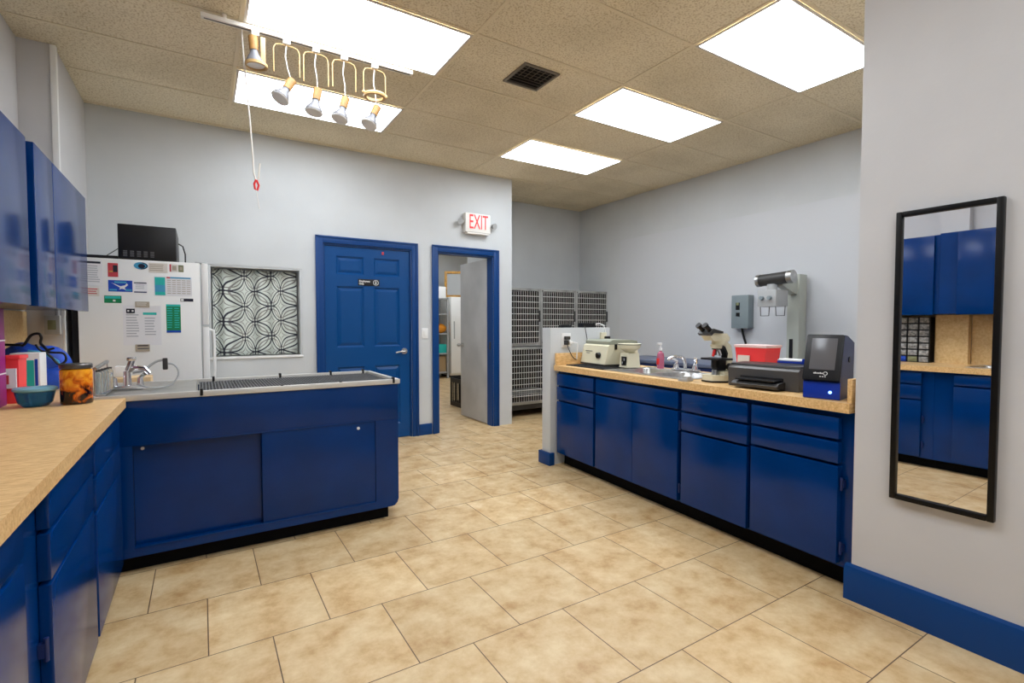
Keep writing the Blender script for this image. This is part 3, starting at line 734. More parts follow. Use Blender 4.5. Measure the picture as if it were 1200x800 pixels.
MB().cyl((.045, -w2, .185), (.045, -w2-.004, .185), .014).build('side_port', M['black'], an)

# things on and around the low wall
ou = thing('power_outlet', 'white double power outlet with plugs on the low wall end', 'outlet', (2.745, 3.4865, 1.095))
MB().box((-.052, -.007, -.062), (.052, 0, .062), .003).build('plate', M['white'], ou)
MB().box((-.026, -.03, .005), (.03, -.008, .035), .004).box((-.028, -.045, -.04), (.0, -.008, .0), .004).build('plug', M['dark'], ou)
MB().box((.012, -.05, -.035), (.04, -.008, -.005), .006).build('white_plug', M['white'], ou)
MB().tube([(.035, -.05, -.02), (.075, -.07, -.03), (.072, -.068, -.09), (.07, -.068, -.14), (.07, -.068, -.165)], .005, 8, sm=4).build('cable', M['white'], ou)
MB().tube([(-.014, -.04, -.04), (-.01, -.064, -.09), (.02, -.066, -.14), (.05, -.066, -.165), (.07, -.066, -.172)], .0035, 8, sm=4).build('cable', M['black'], ou)
one('adapter_box', MB().box((-.05, -.035, 0), (.05, .035, .022), .005).box((-.04, -.03, .022), (.02, .03, .028), .003), M['black'], 'flat black adapter lying alone on the low grey wall', 'adapter', (2.785, 3.545, 1.2055))
ht = thing('network_box', 'larger black network box with white cable on the low wall top', 'network box', (3.035, 3.545, 1.2055))
MB().box((-.075, -.04, 0), (.075, .04, .042), .004).build('case', M['black'], ht)
MB().tube([(.075, 0, .02), (.105, -.01, .032), (.14, -.02, .038), (.165, -.05, .02), (.17, -.064, -.02), (.172, -.066, -.10)], .005, 8).build('white_cable', M['white'], ht)
MB().tube([(-.06, -.041, .015), (-.07, -.062, -.0), (-.05, -.066, -.1), (-.055, -.066, -.2)], .003, 6).build('black_cable', M['dark'], ht)
wt = thing('wall_charger', 'small cream charger with black plug on low wall behind the centrifuge', 'charger', (3.185, 3.4865, 1.105))
MB().box((-.04, -.02, -.055), (.03, 0, .055), .004).build('plate', M['cream'], wt)
MB().box((-.005, -.055, -.03), (.045, -.0205, .02), .008).build('plug', M['black'], wt)

# ------------------------------------------------------------------ x-ray corner by the right wall
tb = thing('xray_table', 'low navy x-ray table with grey top behind the peninsula counter', 'table', (4.49, 3.3, 0))
MB().box((-.30, -1.15, .805), (.30, 1.15, .84), .006).build('tabletop', M['slate'], tb)
MB().box((-.285, -1.13, .62), (.285, 1.13, .8045), .01).build('apron', M['navy'], tb)
for sy in (-.8, .8): MB().box((-.22, sy-.15, 0), (.22, sy+.15, .6195), .01).build('pedestal', M['navy'], tb)
xr = thing('xray_machine', 'pale grey x-ray stand with dark tube head on the wall', 'x-ray machine', (4.93, 2.66, 0))
MB().box((-.035, -.06, .06), (.10, .06, 1.72), .010).build('column', M['xcol'], xr)
MB().box((-.042, -.005, .90), (-.0352, .028, 1.09)).build('column_slot', M['black'], xr)
MB().box((-.12, -.12, 0), (.12, .12, .0595), .01).build('foot', M['xcol'], xr)
MB().prism([(-.0352, 1.52), (-.30, 1.60), (-.30, 1.64), (-.0352, 1.68)], -.04, .03, 'y').build('arm', M['xcol'], xr)
tube_c = (-.36, .09, 1.66)
MB().cyl((-.36, -.13, 1.668), (-.36, .135, 1.652), .056, n=28).build('tube_head', M['dark'], xr)
for y0, y1, z0, z1 in ((-.131, -.18, 1.668, 1.670), (.136, .165, 1.652, 1.650)): MB().cyl((-.36, y0, z0), (-.36, y1, z1), .059, n=28).build('tube_cap', M['steel'], xr)
MB().cyl((-.36, .02, 1.555), (-.36, .02, 1.612), .045, n=20).build('tube_neck', M['ltgrey'], xr)
MB().box((-.46, -.075, 1.40), (-.26, .105, 1.555), .006).build('collimator', M['ltgrey'], xr)
for y in (-.02, .055): MB().cyl((-.46, y, 1.48), (-.49, y, 1.48), .018).build('knob', M['grey'], xr)
for y in (-.06, .09):
    MB().tube([(-.36, y-.045, 1.402), (-.36, y-.04, 1.315), (-.36, y+.04, 1.315), (-.36, y+.045, 1.402)], .004, 6).build('wire_handle', M['dark'], xr)
cb = thing('control_box', 'grey wall control box with cable hanging beneath, behind microscope', 'control box', (RWX-.0065, 3.27, 1.37))
MB().box((-.10, -.10, -.18), (0, .10, .18), .006).build('case', M['grey'], cb)
MB().box((-.106, -.0, .02), (-.1005, .045, .10), .001).build('switch', M['black'], cb)
MB().box((-.109, .008, .07), (-.1065, .038, .10)).build('yellow_label', M['olive'], cb)
MB().box((-.106, .0, -.05), (-.1005, .04, -.01)).build('button', M['black'], cb)
MB().tube([(-.04, .01, -.18), (-.035, 0, -.24), (-.03, -.03, -.34), (-.03, -.04, -.44)], .012, 8).build('cable', M['black'], cb)

# ------------------------------------------------------------------ cages in the alcove
def cage(loc, w, h, d, label, nb, nr, bottom=False, both=0):
    t = thing('animal_cage', label, 'cage', loc, 0, 'stainless animal cages')
    a = .012
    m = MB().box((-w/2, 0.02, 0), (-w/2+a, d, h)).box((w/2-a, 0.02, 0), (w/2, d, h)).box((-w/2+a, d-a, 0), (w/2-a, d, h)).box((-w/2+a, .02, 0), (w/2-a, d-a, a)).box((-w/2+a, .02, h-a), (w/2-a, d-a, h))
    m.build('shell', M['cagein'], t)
    fw = .022
    m = MB().box((-w/2, 0, 0), (-w/2+fw, .0195, h), .003).box((w/2-fw, 0, 0), (w/2, .0195, h), .003).box((-w/2+fw, 0, h-.02), (w/2-fw, .0195, h), .003).box((-w/2+fw, 0, 0), (w/2-fw, .0195, .03), .003)
    m.build('face_frame', M['steeldark'], t)
    dw = w/2-fw-.006; z0, z1 = .036, h-.026
    pts = []
    for cx, cz, a0 in ((dw-.03, z1-.03, 0), (-dw+.03, z1-.03, 90), (-dw+.03, z0+.03, 180), (dw-.03, z0+.03, 270)):
        for k in range(4): an_ = radians(a0+30*k); pts.append((cx+.03*cos(an_), -.004, cz+.03*sin(an_)))
    dr = MB().tube(pts, .0075, 8, closed=True).build('cage_door', M['steeldark'], t)
    m = MB()
    for k in range(nb):
        x = -dw+2*dw*(k+1)/(nb+1); m.tube([(x, -.004, z0), (x, -.004, z1)], .0031, 6)
    for k in range(nr):
        z = z0+(z1-z0)*(k+1)/(nr+1); m.tube([(-dw, -.009, z), (dw, -.009, z)], .0044, 6)
    m.build('wire_grille', M['wire'], dr)
    MB().box((dw-.01, -.024, h*.42), (dw+.012, -.012, h*.62), .003).build('latch', M['dark'], dr)
    if bottom:
        MB().box((-w/2+.02, .05, .12), (w/2-.02, d-.02, .13)).build('floor_tray', M['steeldark'], t)
    return t
CYF = 5.47
cw = .60
for k, (x, lb) in enumerate(((3.575, 'upper steel cage partly hidden by the wall end beside the doorway'), (4.178, 'middle upper steel cage with barred door above the low wall'), (4.781, 'upper steel cage with barred door in the corner of the alcove'))):
    cage((x, CYF, .945), cw-.002, .765, .60, lb, 14, 8)
cage((3.74, CYF, .17), .93, .765, .60, 'large lower steel cage below the upper cages, seen left of the low wall', 22, 8, True)
cage((4.648, CYF, .17), .875, .765, .60, 'lower steel cage hidden behind the low wall and the counter', 20, 8, True) 
cbse = thing('cage_base', 'dark wheeled base frame beneath the lower steel cages', 'base', (4.18, CYF, 0))
MB().box((-.9, .03, .10), (.9, .59, .168)).build('frame', M['dark'], cbse)
for x in (-.85, 0, .85):
    for y in (.08, .54): MB().cyl((x-.012, y, .05), (x+.012, y, .05), .05).box((x-.018, y-.02, .05), (x+.018, y+.02, .0995)).build('caster', M['black'], cbse)

# ------------------------------------------------------------------ mirror
mr = thing('wall_mirror_framed', 'tall narrow black framed mirror hung on the grey wall', 'mirror', (2.467, .748, .51), .011)
mr.name = 'framed_mirror'
mw, mh, fwid = .163, 1.187, .021
m = MB()
for lo, hi in (((-.028, -mw, 0), (0, -mw+fwid, mh)), ((-.028, mw-fwid, 0), (0, mw, mh)), ((-.028, -mw+fwid, 0), (0, mw-fwid, fwid)), ((-.028, -mw+fwid, mh-fwid), (0, mw-fwid, mh))): m.box(lo, hi, .004)
m.build('frame', M['mframe'], mr)
MB().box((-.014, -mw+fwid, fwid), (-.009, mw-fwid, mh-fwid)).build('glass', M['mirror'], mr)

# ------------------------------------------------------------------ left run
LL = (-.335, 0, 0); LDp = .588; grpL = 'base cabinets under the wall counter'
cab('base_cabinet', 'blue base cabinet with two drawers touching the tub', LL, 0, 3.043, 2.291, LDp, .834, .085,
    [('drawer', 2.955, 2.312, .690, .812), ('drawer', 2.955, 2.312, .560, .678), ('door', 2.955, 2.312, .095, .548)], grpL, flip=-1)
cab('base_cabinet', 'blue base cabinet with two drawers beside the sink cabinet', LL, 0, 2.290, 1.59, LDp, .834, .085,
    [('drawer', 2.27, 1.674, .722, .818), ('drawer', 2.27, 1.674, .590, .710), ('door', 2.27, 1.674, .095, .578)], grpL, flip=-1, hinges=[(1.662, .42), (1.662, .2)])
cab('base_cabinet', 'blue sink base cabinet with wide stile, seen in the mirror', LL, 0, 1.589, .62, LDp, .834, .085,
    [('drawer_front', 1.46, .70, .735, .82), ('door', 1.46, 1.081, .095, .722), ('door', 1.079, .70, .095, .722)], grpL, flip=-1)
cl = thing('countertop', 'wood-look laminate wall counter holding the amber jar and blue bag', 'countertop', (0, 0, 0))
m = MB()
kx0, kx1, ky0, ky1 = -.80, -.44, .78, 1.40
F = -.318
m.box((LWX+.001, ky1, .8355), (F, 3.033, .88)); m.box((LWX+.001, .60, .8355), (F, ky0, .88)); m.box((LWX+.001, ky0, .8355), (kx0, ky1, .88)); m.box((kx1, ky0, .8355), (F, ky1, .88)); m.box((LWX+.001, 3.033, .8355), (-.475, 4.22, .88))
m.build('slab', M['laminate'], cl)
m = MB().box((LWX+.001, .60, .8803), (LWX+.012, 1.5, 1.318)).box((LWX+.001, 1.74, .8803), (LWX+.012, 4.22, 1.318))
m.build('backsplash', M['splash'], cl)
MB().box((LWX+.001, 1.505, .8803), (-.84, 1.735, 1.318)).build('boxed_column', M['splash'], cl)
s2 = thing('kitchen_sink', 'steel sink with black tap in the wall counter, seen in the mirror', 'sink', (0, 0, .8805))
m = MB()
for lo, hi in (((kx0-.015, ky0-.015, 0), (kx0+.06, ky1+.015, .005)), ((kx1-.03, ky0-.015, 0), (kx1+.015, ky1+.015, .005)), ((kx0+.06, ky0-.015, 0), (kx1-.03, ky0+.03, .005)), ((kx0+.06, ky1-.03, 0), (kx1-.03, ky1+.015, .005))): m.box(lo, hi, .002)
m.build('rim', M['steel'], s2)
basin(None, s2, kx0+.06, kx1-.03, ky0+.03, ky1-.03, .004, .16)
f2 = thing('sink_faucet', 'black and chrome tap of the sink reflected in the mirror', 'faucet', (-.785, 1.22, .886))
MB().cyl((0, 0, 0), (0, 0, .12), .02).build('body', M['black'], f2)
MB().tube([(0, 0, .11), (.04, 0, .135), (.11, 0, .13), (.13, 0, .11)], .011, 10).build('spout', M['chrome'], f2)
pt = thing('paper_towel_roll', 'white paper towel roll mounted under the wall cabinets, seen in mirror', 'paper towel', (-.80, 1.20, 1.245))
MB().cyl((0, -.14, 0), (0, .12, 0), .062, n=28).build('roll', M['paper'], pt)
MB().box((-.012, .121, -.02), (.012, .128, .0745), .002).box((-.012, -.148, -.02), (.012, -.141, .0745), .002).build('bracket', M['white'], pt)
og = thing('drawer_organizer', 'black small parts organizer with clear drawers under the wall cabinets', 'organizer', (-.84, 1.93, .8805))
m = MB(); ow, oh = .17, .42
m.box((-.07, -ow, 0), (.0, ow, oh))
nr_, nc_ = 7, 4
for k in range(nr_+1): m.box((0, -ow, oh*k/nr_-.004 if k else 0), (.06, ow, oh*k/nr_+.004 if k < nr_ else oh))
for k in range(nc_+1): m.box((0, -ow+2*ow*k/nc_-.004, 0), (.06, -ow+2*ow*k/nc_+.004, oh))
m.build('case', M['black'], og)
for i in range(nr_):
    for j in range(nc_):
        y0 = -ow+2*ow*j/nc_+.007; y1 = -ow+2*ow*(j+1)/nc_-.007; z0 = oh*i/nr_+.006; z1 = oh*(i+1)/nr_-.006
        mm = M['olive'] if (i == 0 and j == 1) else M['blueprint'] if (i == 0 and j == 2) else M['clear']
        MB().box((.002, y0, z0), (.055, y1, z1), .002).box((.055, (y0+y1)/2-.015, z0+.018), (.064, (y0+y1)/2+.015, z0+.026)).build('drawer', mm, og)

# upper cabinets
UL = (-.60, 0, 0); UZ0, UZ1 = 1.325, 2.03
def upper(label, y0, y1, doors, zt):
    t = thing('wall_cabinet', label, 'cabinet', UL, 0, 'blue cabinets on the wall')
    MB().box((-.328, y1, UZ0), (-.034, y0, zt)).build('body', M['blue'], t)
    for a, c in doors: MB().box((-.0335, c, UZ0-.006), (0, a, zt-.008), .003).build('door', M['blue'], t)
    return t
upper('blue wall cabinet with two doors nearest the fridge', 4.14, 2.885, [(4.075, 3.267), (3.257, 2.94)], 2.035)
upper('blue wall cabinet cut by the picture edge, next to the shadow gap', 2.884, 1.66, [(2.825, 2.25), (2.245, 1.69)], 2.02)
upper('blue wall cabinet above the sink, seen only in the mirror', 1.659, .50, [(1.53, 1.08), (1.075, .55)], 2.03)

# pillar outlet with conduit
po = thing('surface_outlet', 'grey metal surface outlet box on the corner beside the fridge', 'outlet', (-.80, 4.2395, 1.235))
MB().box((-.035, -.045, -.06), (.04, 0, .06), .004).build('box', M['ltgrey'], po)
MB().box((-.018, -.049, -.03), (.022, -.0455, .03), .001).build('socket', M['olive'], po)
MB().cyl((.025, -.02, .06), (.025, -.02, .20), .011).build('conduit', M['ltgrey'], po)

# ------------------------------------------------------------------ grooming tub
tub = thing('grooming_tub', 'long blue grooming tub cabinet with steel tray top', 'tub', (0, 0, 0))
TX0, TX1, TY0, TY1 = -.455, 1.062, 3.055, 3.72
m = MB()
fx0, fx1 = -.3345, 1.050
ya, yb = 3.045, 3.102
m.box((-.45, ya, .64), (fx1, yb, .862), .003)                       # apron
m.box((-.45, ya, .085), (fx0+.035, yb, .64))                       # stile
m.prism([(.905, .64), (1.050, .64), (1.050, .13), (1.042, .105), (1.025, .088), (1.005, .085), (.905, .085)], ya, yb, 'y')
m.box((fx0+.035, ya, .085), (.905, yb, .130))                       # bottom rail
m.box((fx0+.035, ya-.004, .124), (.905, ya+.006, .134), .002)
m.box((fx0+.035, ya-.004, .638), (.905, ya+.006, .646), .002)
m.build('front_frame', M['blue'], tub)
MB().box((fx0+.002, yb, .085), (1.047, TY1-.02, .11)).box((1.02, yb, .11), (1.047, TY1-.02, .86)).box((fx0+.002, TY1-.04, .11), (1.02, TY1-.02, .86)).box((fx0+.002, yb, .11), (fx0+.02, TY1-.04, .86)).build('carcass', M['blue'], tub)
dl = MB().box((fx0+.036, yb-.014, .132), (.288, yb-.002, .637)).build('sliding_door', M['blue'], tub)
MB().cyl((-.262, yb-.012, .615), (-.262, yb-.016, .615), .008, n=12).build('knob', M['white'], dl)
dl = MB().box((.272, ya+.003, .133), (.903, ya+.016, .637), .002).build('sliding_door', M['blue'], tub)
MB().cyl((.80, ya+.003, .605), (.80, ya-.004, .605), .009, n=12).build('knob', M['white'], dl)
MB().box((-.45, ya+.06, 0), (1.0, TY1-.06, .0845)).build('plinth', M['kick'], tub)
# tray: rims, floor, grate
m = MB()
rz0, rz1 = .863, .893
m.box((TX0, TY0-.02, rz0), (TX1, TY0+.008, rz1), .004); m.box((TX0, TY1-.025, rz0), (TX1-.02, TY1, rz1), .004)
m.box((TX1-.028, TY0+.008, rz0), (TX1, TY1-.025, rz1), .004); m.box((TX0, TY0+.008, rz0), (TX0+.02, TY1-.025, rz1), .004)
m.build('rim', M['rim'], tub)
m = MB()
m.box((TX0+.02, TY0+.008, .863), (-.03, TY1-.025, .884)); m.box((-.03, TY0+.008, .80), (TX1-.028, TY1-.025, .806))
m.box((-.0299, TY0+.008, .8065), (-.024, TY1-.025, .8635))
m.build('tray', M['trayst'], tub)
gm = MB()
gx0, gx1, gy0, gy1 = -.015, TX1-.034, TY0+.012, TY1-.03
for k in range(66):
    x = gx0+(gx1-gx0)*k/65; gm.box((x-.0025, gy0, .872), (x+.0025, gy1, .877))
for k in range(24):
    y = gy0+(gy1-gy0)*k/23; gm.box((gx0, y-.002, .868), (gx1, y+.002, .8735))
gm.build('grate', M['mesh'], tub)
for x, y in ((-.005, TY0-.006), (1.02, TY0-.006), (.06, TY1-.012), (.45, TY1-.012), (.78, TY1-.012), (1.01, TY1-.012), (.38, TY0+.004), (.70, TY0+.004)):
    big = y < TY0 or y > 3.5
    MB().box((x-.007, y-.018, .868 if big else .888), (x+.007, y+.016, .905 if big else .899), .003).build('clip', M['black'], tub)

ft = thing('tub_faucet', 'chrome mixer tap with grey spray hose on the tub corner', 'faucet', (-.345, 3.38, .8855))
ft.scale = (.8, .8, 1)
MB().box((-.09, -.03, 0), (.09, .03, .025), .01).build('base', M['chrome'], ft)
MB().cyl((0, 0, .02), (0, 0, .10), .024, .02).tube([(0, 0, .09), (.04, -.02, .12), (.10, -.04, .115), (.13, -.05, .085)], .012, 10).build('spout', M['chrome'], ft)
for s in (-1, 1): MB().cyl((s*.07, 0, .02), (s*.07, 0, .065), .02, .015).tube([(s*.07, 0, .06), (s*.10, -.025, .085)], .011, 8).build('handle', M['chrome'], ft)
MB().cyl((.005, .0, .10), (.03, .01, .165), .018).box((.0, -.02, .155), (.05, .03, .175), .006).build('lever', M['chrome'], ft)
MB().tube([(.03, .01, .09), (.09, .0, .10), (.13, .0, .128), (.165, .0, .148), (.20, .0, .155)], .007, 8, sm=4).tube([(.225, .0, .135), (.26, .0, .128), (.285, -.01, .10), (.285, -.02, .06), (.25, -.03, .02), (.19, -.05, .006), (.12, -.06, .010), (.06, -.04, .03)], .0055, 8, sm=4).build('hose', M['ltgrey'], ft)
MB().box((.198, -.016, .10), (.228, .014, .165), .006).build('spray_head', M['dark'], ft)

# behind the tub
wd = thing('wooden_shelf_board', 'pale wooden board lying between the tub and fridge', 'board', (-.33, 3.82, .0))
wd.name = 'wooden_board'
MB().box((-.13, -.06, .85), (.06, .12, .915), .004).build('board', M['wood'], wd)
MB().box((-.09, -.04, 0), (-.06, .10, .8495)).box((.02, -.04, 0), (.05, .10, .8495)).build('support', M['wood'], wd)
one('tissue_box', MB().box((-.038, -.03, 0), (.038, .03, .065), .004), M['white'], 'small white box sitting on the pale wooden board by the refrigerator', 'box', (-.415, 3.88, .9155))

# ------------------------------------------------------------------ fridge
FX0, FX1, FY0, FY1, FZ = -.69, .0, 4.31, 5.05, 1.685
fg = thing('refrigerator', 'white refrigerator whose flat side is covered with notices', 'refrigerator', (0, 0, 0))
MB().box((FX0, FY0, .04), (FX1, FY1, FZ), .008).build('body', M['fridge'], fg)
MB().box((FX0+.05, FY0+.03, 0), (FX1-.03, FY1-.03, .0395)).build('base', M['black'], fg)
MB().box((FX0-.035, FY0+.02, .04), (FX0-.0005, FY1-.02, FZ-.02)).build('back_coil', M['black'], fg)
fd = MB().box((FX1+.008, FY0-.004, .06), (FX1+.05, FY1, 1.22), .008).build('door', M['fridge'], fg)
MB().tube([(FX1+.05, FY0+.05, .82), (FX1+.078, FY0+.05, .84), (FX1+.082, FY0+.05, .9), (FX1+.082, FY0+.05, 1.14), (FX1+.078, FY0+.05, 1.19), (FX1+.05, FY0+.05, 1.2)], .010, 8).build('handle', M['white'], fd)
fz = MB().box((FX1+.008, FY0-.004, 1.235), (FX1+.05, FY1, FZ), .008).build('freezer_door', M['fridge'], fg)
MB().box((FX1-.03, FY0+.02, FZ+.0003), (FX1+.045, FY0+.10, FZ+.012), .003).build('hinge_cover', M['ltgrey'], fg)
# on top of the fridge
mv = thing('microwave', 'black microwave with rows of buttons on top of the refrigerator', 'microwave', (-.31, 4.60, FZ+.0005))
MB().box((-.165, -.26, .008), (.17, .22, .245), .008).build('case', M['black'], mv)
MB().box((-.163, -.272, .010), (.168, -.2605, .243), .004).build('front_panel', M['black'], mv)
kp = MB()
for i in range(5):
    for j in range(4): kp.box((-.135+.038*i, -.2745, .022+.011*j), (-.113+.038*i, -.2723, .029+.011*j))
kp.build('keypad', M['keyink'], mv)
for x in (-.14, .14):
    for y in (-.2, .17): MB().cyl((x, y, 0), (x, y, .0078), .015, n=12).build('foot', M['rubber'], mv)
MB().tube([(.172, .1, .18), (.20, .08, .16), (.215, .08, .1), (.215, .07, .0)], .005, 8).build('cord', M['black'], mv)
ra = thing('radio', 'flat black radio with thin antenna beside the microwave', 'radio', (-.585, 4.52, FZ+.0005))
MB().box((-.10, -.07, 0), (.10, .09, .035), .008).build('case', M['black'], ra)
MB().tube([(.02, .0, .034), (.10, .0, .10)], .003, 6).build('antenna', M['dark'], ra)

# notices on the fridge side (front at y = FY0)
DPX = FY0*0
def fx(px): return -.69+(px-90)*(.69/145.)       # photo column -> position along the fridge side
def fzp(py): return FZ-(py-305.5)*(.82/132.)
def notice(x0, y0, x1, y1, m, label, cat='paper', marks=(), name='paper_notice', lift=.0004, th=.0008, group='notices on the refrigerator side', dots=()):
    xa, xb, za, zb = fx(x0), fx(x1), fzp(y1), fzp(y0)
    t = thing(name, label, cat, ((xa+xb)/2, FY0-lift, (za+zb)/2), 0, group)
    w, h = (xb-xa)/2, (zb-za)/2
    MB().box((-w, -th, -h), (w, 0, h)).build('sheet', M[m], t)
    by = {}
    for u0, v0, u1, v1, mm in marks:
        by.setdefault(mm, MB()).box((-w+2*w*u0, -th-.0006, h-2*h*v1), (-w+2*w*u1, -th-.0001, h-2*h*v0))
    for mm, mb in by.items(): mb.build('print', M[mm], t)
    for u in dots: MB().box((-w+2*w*u-.005, -th-.0006, -.005), (-w+2*w*u+.005, -th-.0001, .005)).build('dot', M['white'], t)
    return t
def lines(u0, u1, v0, v1, n, mm='ink', f=.4):
    out = []
    for k in range(n):
        v = v0+(v1-v0)*k/n; out.append((u0, v, u0+(u1-u0)*random.uniform(.75, 1), v+(v1-v0)/n*f, mm))
    return out
notice(100, 308, 118, 336, 'paper', 'white notice with dark blue heading, half hidden by the wall cabinet', marks=[(.05, .06, .9, .14, 'inkdark')]+lines(.1, .85, .22, .9, 8))
notice(101, 338, 114, 347, 'paperw', 'small red lined sticker low beside the wall cabinet edge', 'sticker', lines(.05, .9, .1, .9, 3, 'inkred'))
notice(124, 310.5, 135.5, 325.5, 'inkred', 'small red picture card at the top of refrigerator side', 'card', [(.5, .15, .95, .65, 'inkdark'), (.1, .55, .5, .66, 'gold')])
nb_ = notice(124, 329, 151.5, 341.5, 'blueprint', 'royal blue card with white bird shaped swoosh', 'card', [(.25, .1, .75, .25, 'skyblue'), (.05, .78, .35, .92, 'skyblue'), (.7, .76, .97, .92, 'skyblue')])
MB().prism([(-.05, .022), (.0, -.002), (.025, .006), (.035, .02), (.042, .008), (.022, -.012), (.03, -.026), (.008, -.018), (-.008, -.024), (-.002, -.012)], -.0018, -.001, 'y').build('emblem', M['white'], nb_)
notice(119, 346, 138.5, 354, 'green', 'small dark green label left of the checklist sheet', 'sticker', [(.05, .08, .95, .4, 'teal'), (.5, .55, .65, .8, 'white')])
ey = thing('eye_magnet', 'oval blue eye shaped magnet below the microwave', 'magnet', (fx(162), FY0-.0004, fzp(312)), 0, 'notices on the refrigerator side')
MB().lathe([(0, 0), (.040, 0), (.040, .002), (0, .003)], n=28, mx=Matrix.Rotation(pi/2, 4, 'X') @ Matrix.Diagonal((1, .62, 1, 1))).build('disc', M['skyblue'], ey)
MB().lathe([(0, .0031), (.02, .003), (0, .0045)], n=20, mx=T(.004, 0, -.002) @ Matrix.Rotation(pi/2, 4, 'X') @ Matrix.Diagonal((1, .8, 1, 1))).build('pupil', M['inkdark'], ey)
MB().tube([(.035*cos(a), -.003, .022*sin(a)) for a in [k*.2-1.6 for k in range(16)]], .003, 6).build('outline', M['inkdark'], ey)
notice(171, 308, 194, 319, 'paperw', 'pale faded note beside the eye shaped magnet', marks=lines(.05, .95, .15, .9, 4, 'magnet'))
notice(196.5, 308.5, 207, 317, 'paperw', 'cream card with red stripe at the upper edge of the refrigerator', 'card', [(0, 0, .18, 1, 'inkred'), (.3, .2, .8, .8, 'magnet')])
notice(207.5, 309, 214, 317, 'olive', 'tiny olive stamp beside the red striped card', 'sticker', [(.25, .25, .75, .75, 'magnet')])
notice(152.5, 330, 169, 342.5, 'paper', 'white card with two dark bars beside the royal blue card', 'card', [(.05, .05, .95, .14, 'inkdark'), (.05, .86, .95, .96, 'navy')]+lines(.15, .8, .25, .7, 3))
notice(177, 322.5, 224, 345, 'paper', 'wide calendar sheet with turquoise column on the refrigerator', 'calendar', [(.02, .06, .29, .45, 'teal'), (.02, .45, .29, .8, 'skyblue'), (.02, .8, .29, .97, 'teal'), (.33, .03, .42, .1, 'inkred'), (.42, .03, .97, .1, 'skyblue')]+[(.34+.13*i, .18+.11*j, .44+.13*i, .21+.11*j, 'magnet') for i in range(5) for j in range(7)])
notice(209, 347.5, 225.5, 351, 'inkdark', 'slim navy strip label under the calendar sheet', 'sticker', [(.04, .15, .25, .85, 'white')])
ck = notice(139.5, 356.5, 184.5, 401, 'paper', 'large white checklist sheet with a teal heading', marks=[(.52, .17, .98*.9, .23, 'teal')]+lines(.08, .42, .22, .82, 9)+lines(.56, .86, .30, .78, 7))
notice(143.5, 360, 153.5, 365, 'inkdark', 'black clip magnet with two white dots on the checklist', 'magnet', [], 'clip_magnet', .0022, .003, dots=(.25, .75))
notice(154, 352, 171, 358.5, 'magnet', 'beige magnet holding the top of the checklist', 'magnet', lines(.1, .9, .2, .8, 2, 'paperw'), 'bar_magnet', .0022, .003)
notice(153, 400, 170, 408, 'magnet', 'beige printed magnet holding the bottom of the checklist', 'magnet', [(.15, .1, .9, .25, 'inkdark'), (.15, .5, .95, .65, 'keyink')], 'bar_magnet', .0022, .003)
notice(191, 354.5, 209, 388.5, 'green', 'tall bright green leaflet with two text columns', 'leaflet', [(.0, 0, 1, .07, 'teal'), (0, .88, 1, .95, 'blueprint'), (0, .96, 1, 1, 'paper')]+lines(.06, .44, .12, .84, 9, 'teal')+lines(.56, .94, .12, .84, 9, 'teal'))

# ------------------------------------------------------------------ things on the left counter
CT = .8805
mg = thing('file_box', 'magenta storage box at the picture edge on the counter', 'box', (-.808, 3.0, CT))
MB().box((-.07, -.08, 0), (.07, .055, .43), .004).build('case', M['magenta'], mg)
for z in (.14, .285): MB().box((-.071, -.081, z), (.071, .056, z+.006)).build('seam_line', M['white'], mg)
s3 = sharps('red sharps container squeezed between the magenta box and white wipes tub', (-.730, 3.135, CT), -.08, .029, .045, .2)
MB().box((-.012, -.0535, .07), (.022, -.0455, .16)).build('sticker', M['paper'], s3)
MB().box((-.010, -.0555, .09), (-.002, -.0536, .13)).build('print', M['inkred'], s3)
wp_ = thing('wipes_box', 'white box with turquoise label behind the red container', 'box', (-.722, 3.32, CT), -.05)
MB().box((-.055, -.05, 0), (.055, .05, .22), .006).build('case', M['white'], wp_)
MB().box((-.005, -.0525, .03), (.033, -.0505, .185)).build('label_print', M['teal'], wp_)
MB().box((.036, -.0522, .03), (.047, -.0505, .19)).build('label_band', M['blueprint'], wp_)
bw_ = thing('glass_bowl', 'low blue glass bowl with lid on the wood-look counter', 'bowl', (-.624, 2.955, CT))
bw_.scale = (.74, .74, 1.12)
MB().lathe([(0, 0), (.055, 0), (.075, .015), (.086, .05), (.088, .058), (.0, .058)], n=32, sx=1.05).build('bowl_body', M['glassblue'], bw_)
MB().lathe([(.0, .0585), (.088, .0585), (.096, .063), (.096, .070), (.088, .075), (.0, .078)], n=32, sx=1.05).build('lid', mat('bowl_lid_blue', (120, 170, 190), .2), bw_)
jr = thing('amber_jar', 'glass jar of amber and dark contents at the counter corner', 'jar', (-.485, 2.955, CT))
MB().lathe([(0, .002), (.056, .002), (.058, .01), (.058, .152), (.05, .158), (0, .158)], n=32).build('contents', M['amber'], jr)
MB().lathe([(.052, .1585), (.059, .161), (.059, .176), (.055, .181), (0, .182)], n=32).build('lid', M['lidsteel'], jr)
bg = thing('equipment_bag', 'crumpled blue nylon bag behind the white wipes box', 'bag', (-.758, 3.62, CT), .05)
bg.scale = (.72, .8, 1.0)
mb = MB(); mb.ball((0, 0, .125), .12, (1.7, 1.0, 1.0), n=28); mb.ball((.10, -.07, .07), .08, (1.3, .9, .85), n=20); mb.ball((-.08, .02, .2), .09, (1.5, .9, .6), n=20)
for vtx in mb.bm.verts:
    n = sin(vtx.co.x*31+vtx.co.z*17)*.008+sin(vtx.co.y*43+vtx.co.x*13)*.006; vtx.co += vtx.co.normalized()*n
    vtx.co.z = max(0, vtx.co.z); vtx.co.x = max(-.2, vtx.co.x)
mb.build('bag_body', M['bagblue'], bg)
